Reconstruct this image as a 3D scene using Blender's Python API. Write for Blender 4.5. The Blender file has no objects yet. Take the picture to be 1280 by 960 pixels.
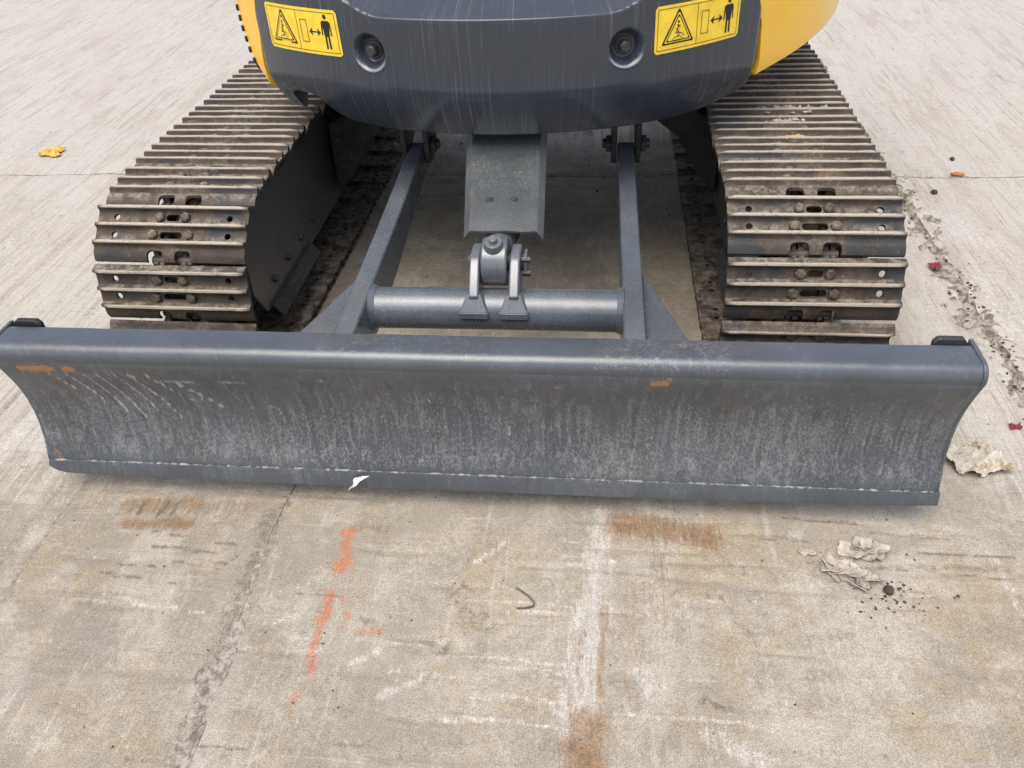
import bpy, bmesh, math, random
import numpy as np
from mathutils import Vector, Matrix
from mathutils.geometry import delaunay_2d_cdt
random.seed(7)
rng = np.random.default_rng(11)
R = math.radians
scene = bpy.context.scene
COL = scene.collection

# ------------------------------------------------------------------ camera
cam_d = bpy.data.cameras.new("camera")
cam_d.sensor_width = 36.0
cam_d.lens = 36.0 * 1023.08 / 1280.0
cam_d.clip_start = 0.05
cam_d.clip_end = 800
cam = bpy.data.objects.new("camera", cam_d)
COL.objects.link(cam)
cam.location = (0.27855, -1.25372, 1.36530)
CR = Matrix(((0.994676268146303, -0.02605062477253236, 0.09970198862362062),
             (0.09436854134014949, 0.6189420654178055, -0.7797469448876818),
             (-0.04139685968616882, 0.7850045124744837, 0.6181053432893311)))
cam.rotation_euler = CR.to_euler('XYZ')
scene.camera = cam

# ------------------------------------------------------------------ sky, sun, exposure
SUN_EL, SUN_AZ = 68.0, 205.0           # sun high behind thick cloud
world = bpy.data.worlds.new("World")
scene.world = world
world.use_nodes = True
wn, wl = world.node_tree.nodes, world.node_tree.links
wn.clear()
sky = wn.new('ShaderNodeTexSky')
sky.sky_type = 'NISHITA'
sky.sun_disc = False
sky.sun_elevation = R(SUN_EL)
sky.sun_rotation = R(SUN_AZ)
sky.air_density = 1.0
sky.dust_density = 4.0
sky.ozone_density = 1.0
hs = wn.new('ShaderNodeHueSaturation')
hs.inputs['Saturation'].default_value = 0.62      # overcast: cloud takes most of the blue out
bg = wn.new('ShaderNodeBackground')
bg.inputs['Strength'].default_value = 0.15
wo = wn.new('ShaderNodeOutputWorld')
wl.new(sky.outputs[0], hs.inputs['Color'])
wl.new(hs.outputs[0], bg.inputs['Color'])
wl.new(bg.outputs[0], wo.inputs['Surface'])

sun_d = bpy.data.lights.new("sun", 'SUN')
sun_d.energy = 1.1
sun_d.angle = R(55)
sun_d.color = (1.0, 0.94, 0.86)
sun = bpy.data.objects.new("sun", sun_d)
COL.objects.link(sun)
sd = Vector((math.sin(R(SUN_AZ)) * math.cos(R(SUN_EL)), math.cos(R(SUN_AZ)) * math.cos(R(SUN_EL)), math.sin(R(SUN_EL))))
sun.rotation_euler = sd.to_track_quat('Z', 'Y').to_euler()
sun.location = sd * 20

scene.view_settings.view_transform = 'Standard'
scene.view_settings.look = 'None'
scene.view_settings.gamma = 1.0
scene.view_settings.use_curve_mapping = False
scene.view_settings.exposure = 0.63

# ------------------------------------------------------------------ numpy noise
def _hash(ix, iy, seed):
    h = (ix.astype(np.int64) * 374761393 + iy.astype(np.int64) * 668265263 + seed * 974711) & 0x7fffffff
    h = ((h ^ (h >> 13)) * 1274126177) & 0x7fffffff
    return ((h ^ (h >> 16)) & 0xffff) / 65535.0
def vnoise(x, y, seed=0):
    x = np.asarray(x, float); y = np.asarray(y, float)
    ix, iy = np.floor(x), np.floor(y)
    fx, fy = x - ix, y - iy
    fx = fx * fx * (3 - 2 * fx); fy = fy * fy * (3 - 2 * fy)
    a, b = _hash(ix, iy, seed), _hash(ix + 1, iy, seed)
    c, d = _hash(ix, iy + 1, seed), _hash(ix + 1, iy + 1, seed)
    return (a * (1 - fx) + b * fx) * (1 - fy) + (c * (1 - fx) + d * fx) * fy
def fbm(x, y, seed=0, o=4):
    s, a, t = 0, 1.0, 0
    x = np.asarray(x, float); y = np.asarray(y, float)
    for k in range(o):
        s = s + a * vnoise(x * 2 ** k, y * 2 ** k, seed + 17 * k); t += a; a *= .5
    return s / t
def sstep(a, b, x):
    t = np.clip((x - a) / (b - a), 0, 1)
    return t * t * (3 - 2 * t)

# ------------------------------------------------------------------ object helpers
def setp(o, label=None, cat=None, group=None, kind=None):
    if label: o['label'] = label
    if cat: o['category'] = cat
    if group: o['group'] = group
    if kind: o['kind'] = kind
    return o
def empty(name, loc=(0, 0, 0), parent=None):
    o = bpy.data.objects.new(name, None)
    o.empty_display_size = .2
    COL.objects.link(o)
    o.location = loc
    if parent: o.parent = parent
    return o
def link(name, me, parent=None, loc=None, mats=None):
    o = bpy.data.objects.new(name, me)
    COL.objects.link(o)
    if mats:
        for m in (mats if isinstance(mats, (list, tuple)) else [mats]): me.materials.append(m)
    if parent: o.parent = parent
    if loc is not None: o.location = loc
    return o
def smooth(me, ang=35):
    me.shade_smooth() if hasattr(me, 'shade_smooth') else None
    try: me.set_sharp_from_angle(angle=R(ang))
    except Exception: pass
class MB:
    """collects shapes into one mesh"""
    def __init__(s): s.v, s.f, s.m = [], [], []
    def add(s, vs, fs, mi=0):
        b = len(s.v)
        s.v += [tuple(p) for p in vs]
        s.f += [tuple(b + i for i in q) for q in fs]
        s.m += [mi] * len(fs)
        return s
    def box(s, lo, hi, mi=0, mtx=None):
        x0, y0, z0 = lo; x1, y1, z1 = hi
        vs = [Vector(p) for p in ((x0, y0, z0), (x1, y0, z0), (x1, y1, z0), (x0, y1, z0), (x0, y0, z1), (x1, y0, z1), (x1, y1, z1), (x0, y1, z1))]
        if mtx: vs = [mtx @ p for p in vs]
        return s.add(vs, [(0, 3, 2, 1), (4, 5, 6, 7), (0, 1, 5, 4), (1, 2, 6, 5), (2, 3, 7, 6), (3, 0, 4, 7)], mi)
    def prism(s, poly, axis, a, b, mi=0, mtx=None):
        """poly of 2-D points extruded along axis (0,1,2) from a to b; the 2-D axes are the remaining two in order"""
        n = len(poly); vs = []
        for t in (a, b):
            for p in poly:
                q = [p[0], p[1]]; q.insert(axis, t); vs.append(Vector(q))
        if mtx: vs = [mtx @ p for p in vs]
        fs = [tuple(range(n)), tuple(range(2 * n - 1, n - 1, -1))]
        fs += [(i, (i + 1) % n, n + (i + 1) % n, n + i) for i in range(n)]
        return s.add(vs, fs, mi)
    def cyl(s, p, q, r, n=16, r2=None, mi=0, cap=True):
        p, q = Vector(p), Vector(q); d = (q - p).normalized()
        a = d.orthogonal().normalized(); b = d.cross(a)
        r2 = r if r2 is None else r2
        vs = [p + (a * math.cos(2 * math.pi * i / n) + b * math.sin(2 * math.pi * i / n)) * r for i in range(n)]
        vs += [q + (a * math.cos(2 * math.pi * i / n) + b * math.sin(2 * math.pi * i / n)) * r2 for i in range(n)]
        fs = [(i, (i + 1) % n, n + (i + 1) % n, n + i) for i in range(n)]
        if cap: fs += [tuple(range(n - 1, -1, -1)), tuple(range(n, 2 * n))]
        return s.add(vs, fs, mi)
    def grid(s, P, mi=0, flip=False):
        """P: array (a,b,3)"""
        a, b = P.shape[:2]; base = len(s.v)
        s.v += [tuple(p) for p in P.reshape(-1, 3)]
        for i in range(a - 1):
            for j in range(b - 1):
                q = (base + i * b + j, base + i * b + j + 1, base + (i + 1) * b + j + 1, base + (i + 1) * b + j)
                s.f.append(q[::-1] if flip else q); s.m.append(mi)
        return s
    def mesh(s, name, ang=35, fixn=True):
        me = bpy.data.meshes.new(name)
        me.from_pydata(s.v, [], s.f)
        me.polygons.foreach_set('material_index', s.m)
        if fixn:
            bm = bmesh.new(); bm.from_mesh(me)
            bmesh.ops.recalc_face_normals(bm, faces=bm.faces)
            bm.to_mesh(me); bm.free()
        smooth(me, ang)
        return me
    def obj(s, name, mats, parent=None, loc=None, ang=35, bevel=0, fixn=True):
        o = link(name, s.mesh(name, ang, fixn), parent, loc, mats)
        if bevel:
            m = o.modifiers.new('bevel', 'BEVEL'); m.width = bevel; m.segments = 2; m.limit_method = 'ANGLE'; m.angle_limit = R(40)
        return o

# ------------------------------------------------------------------ material helpers
class Nt:
    def __init__(s, name):
        s.mat = bpy.data.materials.new(name); s.mat.use_nodes = True
        s.n, s.l = s.mat.node_tree.nodes, s.mat.node_tree.links
        s.bsdf = s.n['Principled BSDF']
        s.pos = s.n.new('ShaderNodeNewGeometry').outputs['Position']
        s.obj = s.n.new('ShaderNodeTexCoord').outputs['Object']
    def put(s, sock, v):
        if v is None: return
        if hasattr(v, 'is_linked') or isinstance(v, bpy.types.NodeSocket): s.l.new(v, sock)
        elif isinstance(v, (tuple, list)) and len(v) == 3 and sock.type == 'RGBA': sock.default_value = (*v, 1)
        else: sock.default_value = v
    def math(s, op, a, b=None, c=None, clamp=False):
        n = s.n.new('ShaderNodeMath'); n.operation = op; n.use_clamp = clamp
        s.put(n.inputs[0], a); s.put(n.inputs[1], b); s.put(n.inputs[2], c)
        return n.outputs[0]
    def scale(s, vec, k):
        n = s.n.new('ShaderNodeVectorMath'); n.operation = 'MULTIPLY'
        s.put(n.inputs[0], vec); n.inputs[1].default_value = k
        return n.outputs[0]
    def noise(s, scale, vec=None, detail=3, rough=.55, dist=0.0, col=False):
        n = s.n.new('ShaderNodeTexNoise')
        s.put(n.inputs['Vector'], vec if vec is not None else s.pos)
        n.inputs['Scale'].default_value = scale; n.inputs['Detail'].default_value = detail
        n.inputs['Roughness'].default_value = rough; n.inputs['Distortion'].default_value = dist
        return n.outputs['Color' if col else 'Fac']
    def step(s, v, a, b, lo=0.0, hi=1.0):
        n = s.n.new('ShaderNodeMapRange'); n.interpolation_type = 'SMOOTHSTEP'
        s.put(n.inputs[0], v); n.inputs[1].default_value = a; n.inputs[2].default_value = b
        n.inputs[3].default_value = lo; n.inputs[4].default_value = hi
        return n.outputs[0]
    def mix(s, f, a, b, mode='MIX'):
        n = s.n.new('ShaderNodeMix'); n.data_type = 'RGBA'; n.blend_type = mode
        s.put(n.inputs[0], f); s.put(n.inputs[6], a); s.put(n.inputs[7], b)
        return n.outputs[2]
    def attr(s, name):
        n = s.n.new('ShaderNodeAttribute'); n.attribute_name = name
        return n.outputs['Fac']
    def rand(s):
        return s.n.new('ShaderNodeObjectInfo').outputs['Random']
    def xyz(s, v):
        n = s.n.new('ShaderNodeSeparateXYZ'); s.l.new(v, n.inputs[0]); return n.outputs
    def bump(s, h, dist=.002, strength=1.0, prev=None):
        n = s.n.new('ShaderNodeBump'); n.inputs['Strength'].default_value = strength; n.inputs['Distance'].default_value = dist
        s.put(n.inputs['Height'], h)
        if prev is not None: s.l.new(prev, n.inputs['Normal'])
        return n.outputs[0]
    def out(s, color=None, rough=None, metal=None, normal=None, spec=None, coat=None):
        b = s.bsdf.inputs
        s.put(b['Base Color'], color); s.put(b['Roughness'], rough); s.put(b['Metallic'], metal)
        if normal is not None: s.l.new(normal, b['Normal'])
        if spec is not None: s.put(b['Specular IOR Level'], spec)
        if coat is not None:
            s.put(b['Coat Weight'], coat); b['Coat Roughness'].default_value = .12
        return s.mat

def plain(name, col, rough=.6, metal=0.0, var=.25, nscale=30):
    t = Nt(name)
    n = t.noise(nscale, t.obj, 4)
    c = t.mix(t.step(n, .3, .7), tuple(x * (1 - var) for x in col), tuple(min(1, x * (1 + var)) for x in col))
    return t.out(c, rough, metal, t.bump(t.noise(nscale * 8, t.obj, 2), .0006))

def concrete_mat():
    t = Nt('concrete')
    P = t.pos
    big = t.noise(1.7, P, 4, .6)
    mid = t.noise(9, P, 5, .7)
    blot = t.noise(38, P, 5, .78)
    fine = t.noise(400, P, 2, .8)
    sand = t.noise(820, P, 1, .5)
    pale = t.attr('pale')
    c = t.mix(t.step(big, .38, .62), (.292, .258, .208), (.375, .338, .280))
    p1 = t.noise(3.6, t.scale(P, (1, .75, 1)), 7, .72, .5)
    c = t.mix(t.step(p1, .50, .575, 0, .62), c, (.455, .420, .358))
    c = t.mix(t.step(t.noise(2.7, P, 7, .74, .3), .52, .60, 0, .62), c, (.36, .285, .185))
    c = t.mix(t.step(t.noise(5.2, t.scale(P, (.7, 1.2, 2)), 7, .74, .4), .53, .61, 0, .55), c, (.250, .232, .205))
    c = t.mix(t.step(mid, .48, .66, 0, .65), c, (.450, .405, .345))
    c = t.mix(t.step(mid, .48, .32, 0, .34), c, (.235, .210, .175))
    c = t.mix(t.step(t.noise(4.1, P, 5, .8, .4), .52, .66, 0, .42), c, (.345, .265, .165))
    # pale, scraped laitance drawn out along the slabs, and weaker across them
    sy = t.noise(1.0, t.scale(P, (30, 2.6, 1)), 6, .74, .7)
    sy2 = t.noise(1.0, t.scale(P, (75, 2.6, 1)), 5, .74, .9)
    sx = t.noise(1.0, t.scale(P, (3.0, 48, 1)), 6, .74, .6)
    pm = t.step(t.math('ADD', t.math('ADD', t.math('MULTIPLY', sy, .8), t.math('MULTIPLY', sy2, .45)), t.math('MULTIPLY', pale, .38)), .70, .97)
    c = t.mix(t.math('MULTIPLY', pm, .85), c, (.545, .518, .475))
    dm = t.math('MULTIPLY', t.step(t.math('SUBTRACT', 1.0, sy2), .52, .68), t.math('MULTIPLY', pale, .85))
    c = t.mix(dm, c, (.285, .245, .205))
    dm2 = t.math('MULTIPLY', t.step(t.noise(1.0, t.scale(P, (9, 1.6, 1)), 6, .75, .8), .50, .64), t.math('MULTIPLY', pale, .55))
    c = t.mix(dm2, c, (.36, .315, .27))
    pk = t.step(t.noise(3.3, t.scale(P, (2.2, .8, 1)), 5, .75, .8), .50, .66)
    c = t.mix(t.math('MULTIPLY', t.math('MULTIPLY', pk, pale), .45), c, (.44, .362, .325))
    c = t.mix(t.step(sx, .57, .70, 0, .48), c, (.545, .490, .410))
    xd = t.noise(1.0, t.scale(P, (2.4, 66, 3)), 5, .75, .6)
    c = t.mix(t.step(xd, .58, .70, 0, .45), c, (.19, .165, .135))
    # stains, blotches, specks
    c = t.mix(t.step(blot, .52, .70, 0, .36), c, (.225, .200, .168))
    c = t.mix(t.step(blot, .46, .32, 0, .34), c, (.47, .425, .365))
    c = t.mix(t.step(t.noise(19, P, 6, .8), .58, .70, 0, .5), c, (.165, .145, .118))
    brk_y = t.noise(1.0, t.scale(P, (120, 14, 1)), 6, .8, .4)
    brk = t.noise(60, P, 5, .8)
    def masked(name, c, col_a, col_b, k, streak=.6, cover=.62, gain=3.6):
        a = t.attr(name)
        nz = t.math('ADD', t.math('MULTIPLY', brk_y, streak), t.math('MULTIPLY', brk, 1 - streak))
        m = t.step(t.math('ADD', t.math('MULTIPLY', a, cover), t.math('MULTIPLY', t.math('SUBTRACT', nz, .5), gain)), .12, .82)
        m = t.math('MULTIPLY', t.math('MULTIPLY', m, t.step(a, .02, .35)), k)
        return t.mix(m, c, t.mix(t.step(brk, .35, .65), col_a, col_b))
    c = masked('white', c, (.47, .45, .42), (.66, .645, .62), .80, .60)
    c = masked('rust', c, (.13, .072, .034), (.33, .19, .085), .80, .62, .70)
    c = masked('orange', c, (.40, .135, .055), (.55, .205, .085), .88, .5, .72)
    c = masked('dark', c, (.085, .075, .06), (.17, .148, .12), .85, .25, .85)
    pit = t.noise(95, t.scale(P, (1, .8, 1)), 4, .8)
    c = t.mix(t.step(pit, .60, .68, 0, .55), c, (.19, .155, .115))
    c = t.mix(t.step(pit, .40, .33, 0, .50), c, (.56, .53, .475))
    # grain
    c = t.mix(t.step(fine, .38, .62), t.mix(1.0, c, (.70, .685, .66), 'MULTIPLY'), t.mix(1.0, c, (1.17, 1.17, 1.16), 'MULTIPLY'))
    c = t.mix(t.step(sand, .58, .72, 0, .45), c, (.60, .56, .50))
    c = t.mix(t.step(t.noise(760, P, 1), .64, .72, 0, .6), c, (.12, .105, .09))
    h = t.math('ADD', t.math('MULTIPLY', fine, .8), t.math('ADD', t.math('MULTIPLY', sx, .9), t.math('ADD', t.math('MULTIPLY', sy2, .9), blot)))
    nrm = t.bump(h, .0022, .6)
    nrm = t.bump(mid, .004, .4, nrm)
    ro = t.step(t.math('ADD', pm, t.math('MULTIPLY', fine, .5)), 0, 1.3, .9, .66)
    return t.out(c, ro, 0, nrm, .35)

def filler_mat():
    t = Nt('joint rubble')
    n = t.noise(45, t.pos, 5, .7); m = t.noise(160, t.pos, 3)
    c = t.mix(t.step(n, .38, .62), (.165, .145, .118), (.40, .365, .315))
    c = t.mix(t.step(m, .55, .7, 0, .6), c, (.47, .43, .38))
    return t.out(c, .95, 0, t.bump(m, .004), .2)

def paint_mat(name, base, dust=(.36, .33, .30), rough=.42, dust_k=.6, streak=True, low=None):
    """worn grey machine paint with dust, run marks, chips"""
    t = Nt(name)
    P = t.pos
    big = t.noise(5, P, 4, .6)
    c = t.mix(t.step(big, .3, .7), tuple(b * .84 for b in base), tuple(b * 1.16 for b in base))
    z = t.xyz(P)[2]
    face = t.math('MULTIPLY', t.step(z, .090, .112, .45, 1), t.step(z, .388, .350, .25, 1)) if low else .5
    v = t.noise(1.0, t.scale(P, (85, 85, 5)), 4, .65)
    c = t.mix(t.math('MULTIPLY', face, t.step(v, .50, .68, 0, .34 if streak else .12)), c, tuple(.42 * d + .2 * b for d, b in zip(dust, base)))
    c = t.mix(t.math('MULTIPLY', face, t.step(t.noise(1.0, t.scale(P, (75, 75, 3)), 4, .65), .50, .66, 0, .55 if streak else .4)), c, tuple(b * k_ for b, k_ in zip(base, (.58, .52, .47))))
    c = t.mix(t.math('MULTIPLY', face, t.step(t.noise(6, P, 5, .75), .52, .66, 0, .30 if streak else .1)), c, (.100, .084, .070))
    sp = t.noise(1.0, t.scale(P, (290, 290, 130)), 4, .85)
    zone = t.noise(7, P, 3, .6)
    k = t.math('ADD', t.math('MULTIPLY', t.math('SUBTRACT', zone, .5), .28), sp)
    if low:
        k = t.math('ADD', k, t.math('MULTIPLY', t.math('SUBTRACT', face, 1.0), .07))
        band = t.math('MULTIPLY', t.step(z, low[0], low[1]), t.step(z, low[3], low[2]))
        k = t.math('ADD', k, t.math('MULTIPLY', band, .085))
        k = t.math('ADD', k, t.math('MULTIPLY', t.math('SUBTRACT', v, .5), .34))
    c = t.mix(t.math('MULTIPLY', t.step(k, .545, .70), dust_k), c, dust)
    a = t.attr('scuff_highlight')
    brk = t.noise(1.0, t.scale(P, (70, 70, 25)), 4, .75)
    m = t.step(t.math('ADD', a, t.math('MULTIPLY', t.math('SUBTRACT', t.math('ADD', t.math('MULTIPLY', brk, .4), t.math('MULTIPLY', sp, .6)), .5), 2.6)), .40, .95)
    c = t.mix(t.math('MULTIPLY', t.math('MULTIPLY', m, t.step(a, .03, .3)), .7), c, (.43, .40, .37))
    a = t.attr('rust')
    m = t.step(t.math('ADD', a, t.math('MULTIPLY', t.math('SUBTRACT', t.math('ADD', t.math('MULTIPLY', brk, .5), t.math('MULTIPLY', sp, .5)), .5), 4.0)), .45, .95)
    c = t.mix(t.math('MULTIPLY', t.math('MULTIPLY', m, t.step(a, .03, .2)), .85), c, (.34, .155, .05))
    nrm = t.bump(t.noise(300, P, 2), .0005, .3)
    nrm = t.bump(t.noise(28, P, 3), .0025, .35, nrm)
    ro = t.math('ADD', rough - .22, t.math('MULTIPLY', t.step(k, .45, .75), .35))
    return t.out(c, ro, 0, nrm, .85)

def counterweight_mat():
    t = Nt('counterweight paint')
    P = t.pos
    c = t.mix(t.step(t.noise(3, P, 3), .3, .7), (.030, .038, .052), (.041, .049, .063))
    # fine wash-down lines: azimuth round the slewing centre is what varies, height hardly does
    px, py, pz = t.xyz(P)
    ang = t.math('ARCTAN2', t.math('SUBTRACT', px, .03), t.math('SUBTRACT', 1.66, py))
    cv = t.n.new('ShaderNodeCombineXYZ'); t.l.new(ang, cv.inputs[0]); t.l.new(pz, cv.inputs[1])
    v = t.noise(1.0, t.scale(cv.outputs[0], (150, 2.6, 1)), 4, .75)
    fade = t.noise(6, P, 2)
    c = t.mix(t.math('MULTIPLY', t.step(v, .53, .68), t.step(fade, .38, .6, .10, .40)), c, (.20, .21, .225))
    c = t.mix(t.step(t.noise(1.0, t.scale(cv.outputs[0], (60, 2.2, 1)), 3), .5, .7, 0, .4), c, (.036, .039, .046))
    c = t.mix(t.step(t.noise(420, P, 1), .74, .80, 0, .3), c, (.3, .29, .27))
    a = t.attr('scuff_highlight')
    c = t.mix(t.math('MULTIPLY', a, .8), c, (.50, .51, .53))  # painted highlight: pale crescents on the lower rims of the bolt dishes
    ro = t.math('ADD', .16, t.math('MULTIPLY', t.noise(40, P, 4), .10))
    return t.out(c, ro, 0, t.bump(t.noise(9, P, 2), .003, .12), .5, .25)

def yellow_mat():
    t = Nt('yellow paint')
    c = t.mix(t.step(t.noise(4, t.pos, 4), .3, .7), (.90, .50, .022), (.93, .54, .035))
    c = t.mix(t.step(t.noise(150, t.pos, 3, .7), .62, .75, 0, .3), c, (.5, .36, .14))
    return t.out(c, .28, 0, None, .5, .3)

def shoe_mat():
    t = Nt('track steel')
    O, P = t.obj, t.pos
    rnd = t.rand()
    wear = t.attr('wear')
    n = t.noise(16, P, 5, .7); f = t.noise(110, P, 4, .75)
    c = t.mix(t.step(n, .32, .68), (.026, .023, .021), (.075, .057, .043))
    c = t.mix(t.math('MULTIPLY', t.step(f, .48, .68), .45), c, (.135, .102, .074))
    c = t.mix(t.step(t.noise(11, P, 5, .75), .56, .66, 0, .55), c, (.135, .070, .038))
    c = t.mix(t.math('MULTIPLY', rnd, .35), c, (.070, .050, .036))
    # rest of the factory paint
    pn = t.noise(5.5, P, 4, .6, .3)
    c = t.mix(t.step(pn, .56, .60, 0, .75), c, (.030, .034, .040))
    # dry mud lying on upward-facing faces
    nz = t.xyz(t.n.new('ShaderNodeNewGeometry').outputs['Normal'])[2]
    top = t.step(nz, .62, 1.0)
    md = t.noise(30, P, 5, .75)
    c = t.mix(t.math('MULTIPLY', t.math('MULTIPLY', top, t.step(md, .38, .60)), .82), c, t.mix(t.step(f, .4, .6), (.16, .135, .102), (.32, .28, .225)))
    # mud caked round the bolts, rust bleeding out of it
    ox = t.math('ABSOLUTE', t.xyz(O)[0])
    cake = t.math('ADD', t.step(ox, .13, .02, 0, .20), t.noise(24, P, 5, .8))
    c = t.mix(t.step(cake, .62, .78, 0, .55), c, t.mix(t.step(f, .38, .62), (.10, .076, .054), (.23, .185, .135)))
    c = t.mix(t.math('MULTIPLY', t.step(t.noise(8, P, 4, .7), .60, .72), .5), c, (.30, .20, .10))
    # worn lug tops
    w = t.math('MULTIPLY', t.step(wear, .72, .98), t.step(t.math('ADD', f, t.math('MULTIPLY', n, .4)), .42, .72, .35, 1))
    c = t.mix(w, c, (.45, .395, .325))
    g = t.math('MULTIPLY', t.math('MULTIPLY', t.step(t.noise(70, P, 4, .8), .66, .74), .8), 1.0)
    c = t.mix(g, c, (.43, .385, .33))
    ro = t.step(f, .3, .7, .5, .85)
    nrm = t.bump(f, .0028, .8)
    return t.out(c, ro, t.math('MULTIPLY', w, .25), nrm, .4)

def dark_steel_mat():
    t = Nt('black chassis paint')
    P = t.pos
    c = t.mix(t.step(t.noise(7, P, 4), .3, .7), (.018, .019, .021), (.040, .040, .041))
    d = t.noise(1.0, t.scale(P, (30, 30, 90)), 5, .75)
    c = t.mix(t.step(d, .50, .70, 0, .42), c, (.13, .122, .11))
    c = t.mix(t.step(t.noise(60, P, 4, .8), .66, .78, 0, .5), c, (.20, .17, .14))
    return t.out(c, .55, 0, t.bump(t.noise(90, P, 3), .0015), .4)

M = {}
M['concrete'] = concrete_mat()
M['filler'] = filler_mat()
M['blade'] = paint_mat('blade paint', (.062, .073, .088), dust=(.36, .345, .33), rough=.50, dust_k=.36, low=(.07, .13, .22, .34))
M['frame'] = paint_mat('blade frame paint', (.096, .110, .128), dust=(.40, .385, .365), rough=.42, dust_k=.32, streak=False)
M['guard'] = paint_mat('guard paint', (.075, .083, .086), dust=(.36, .355, .34), rough=.5, dust_k=.8)
M['cw'] = counterweight_mat()
M['yellow'] = yellow_mat()
M['shoe'] = shoe_mat()
M['black'] = dark_steel_mat()
M['sideplate'] = paint_mat('dusty black side plate', (.066, .068, .070), dust=(.22, .20, .175), rough=.5, dust_k=.6)
M['bolt'] = plain('dark bolt steel', (.05, .05, .052), .45, .3)
M['chain'] = plain('track chain steel', (.075, .06, .048), .6, .3, .5)
M['sticker'] = plain('sticker yellow', (.93, .64, .05), .4, 0, .09)
M['ink'] = plain('sticker black print', (.012, .011, .010), .45, 0, .1)
M['weld'] = plain('dusty weld', (.20, .205, .21), .8, 0, .7, 120)
M['rubber'] = plain('black rubber', (.015, .015, .015), .7)
M['clean'] = paint_mat('clean grey casting paint', (.115, .125, .14), rough=.36, dust_k=.3, streak=False)

# ================================================================== SETTING: concrete yard
MARKS = [
('rust',[(-0.788,-0.024),(-0.664,-0.018),(-0.627,-0.02)],0.062,1.00),
('rust',[(-0.66,-0.018),(-0.50,-0.018)],0.045,0.70),
('dark',[(-0.755,-0.01),(-0.758,-0.05)],0.014,1.0),('dark',[(-0.70,-0.005),(-0.71,-0.05)],0.014,1.0),('dark',[(-0.675,-0.005),(-0.685,-0.05)],0.012,1.0),
('rust',[(-0.780,-0.079),(-0.619,-0.074)],0.034,1.2),
('rust',[(-0.564,-0.069),(-0.511,-0.059)],0.016,0.50),
('rust',[(-0.241,-0.063),(-0.169,-0.058)],0.026,0.70),
('rust',[(0.335,-0.018),(0.438,-0.028),(0.531,-0.045)],0.075,1.10),
('orange',[(-0.252,-0.075),(-0.245,-0.171)],0.037,1.00),
('orange',[(-0.252,-0.242),(-0.254,-0.306)],0.031,1.00),
('orange',[(-0.252,-0.325),(-0.241,-0.419)],0.020,0.90),
('orange',[(-0.242,-0.430),(-0.254,-0.491)],0.020,0.60),
('orange',[(-0.209,-0.251),(-0.203,-0.313)],0.024,0.60),
('orange',[(-0.169,-0.333),(-0.116,-0.325)],0.023,0.50),
('white',[(0.308,0.004),(0.289,-0.233)],0.052,1.00),
('white',[(0.289,-0.243),(0.265,-0.487)],0.074,1.25),
('rust',[(0.313,-0.241),(0.301,-0.433)],0.015,1.00),
('rust',[(0.254,-0.319),(0.250,-0.453)],0.010,0.70),
('rust',[(0.281,-0.489),(0.279,-0.574)],0.080,1.15),
('rust',[(0.314,-0.098),(0.307,-0.222)],0.012,0.60),
('rust',[(0.382,-0.198),(0.372,-0.293)],0.044,0.45),
('rust',[(0.435,-0.091),(0.438,-0.224)],0.046,0.45),
('white',[(0.370,-0.380),(0.398,-0.411)],0.044,0.90),
('white',[(-0.090,-0.458),(-0.036,-0.425)],0.019,0.90),
('white',[(-0.172,-0.400),(-0.122,-0.367)],0.016,0.80),
('white',[(-0.066,-0.427),(-0.100,-0.412)],0.010,0.50),
('white',[(0.044,-0.140),(0.090,-0.085)],0.016,1.00),
('white',[(-0.648,-0.293),(-0.560,-0.297)],0.013,1.00),
('white',[(-0.728,-0.272),(-0.634,-0.286)],0.010,0.70),
('dark',[(-0.684,-0.140),(-0.533,-0.149)],0.012,0.80),
('dark',[(-0.764,-0.220),(-0.665,-0.226)],0.010,0.80),
('dark',[(-0.514,-0.196),(-0.475,-0.156)],0.007,0.80),
('white',[(-0.364,-0.323),(-0.305,-0.300)],0.016,0.70),
('white',[(-0.357,-0.244),(-0.285,-0.199)],0.014,0.50),
('dark',[(0.009,-0.222),(0.067,-0.295)],0.068,0.40),
('dark',[(-0.029,-0.338),(-0.003,-0.354)],0.041,0.50),
('dark',[(0.540,-0.208),(0.591,-0.297)],0.031,0.35),
('dark',[(-0.157,-0.300),(-0.150,-0.304)],0.017,0.70),
('dark',[(0.502,-0.438),(0.530,-0.445)],0.013,0.80),
('white',[(0.497,-0.495),(0.585,-0.538)],0.046,0.70),
('white',[(1.449,1.474),(1.550,1.302)],0.128,0.90),
('white',[(1.416,1.043),(1.447,0.744)],0.142,0.70),
('dark',[(-.437,-.03),(-.432,-.3),(-.427,-.8)],  .055,.50),
('white',[(0.926,-0.083),(1.035,-0.087)],0.019,0.50),
('dark',[(0.872,-0.107),(1.125,-0.096)],0.018,0.50),
('dark',[(0.812,-0.013),(1.025,-0.017)],0.015,0.40),
('rust',[(0.879,-0.009),(1.042,-0.011)],0.011,0.30),
]
MARKS += [('rust', [(.300, -.24), (.285, -.62)], .060, .40), ('rust', [(.268, -.30), (.255, -.62)], .030, .50), ('rust', [(.305, .0), (.293, -.22)], .060, .25), ('dark', [(.278, -.25), (.262, -.40)], .014, .40),
          ('rust', [(.44, -.06), (.43, -.25)], .07, .42), ('rust', [(.37, -.2), (.36, -.42)], .06, .35)]
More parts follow.
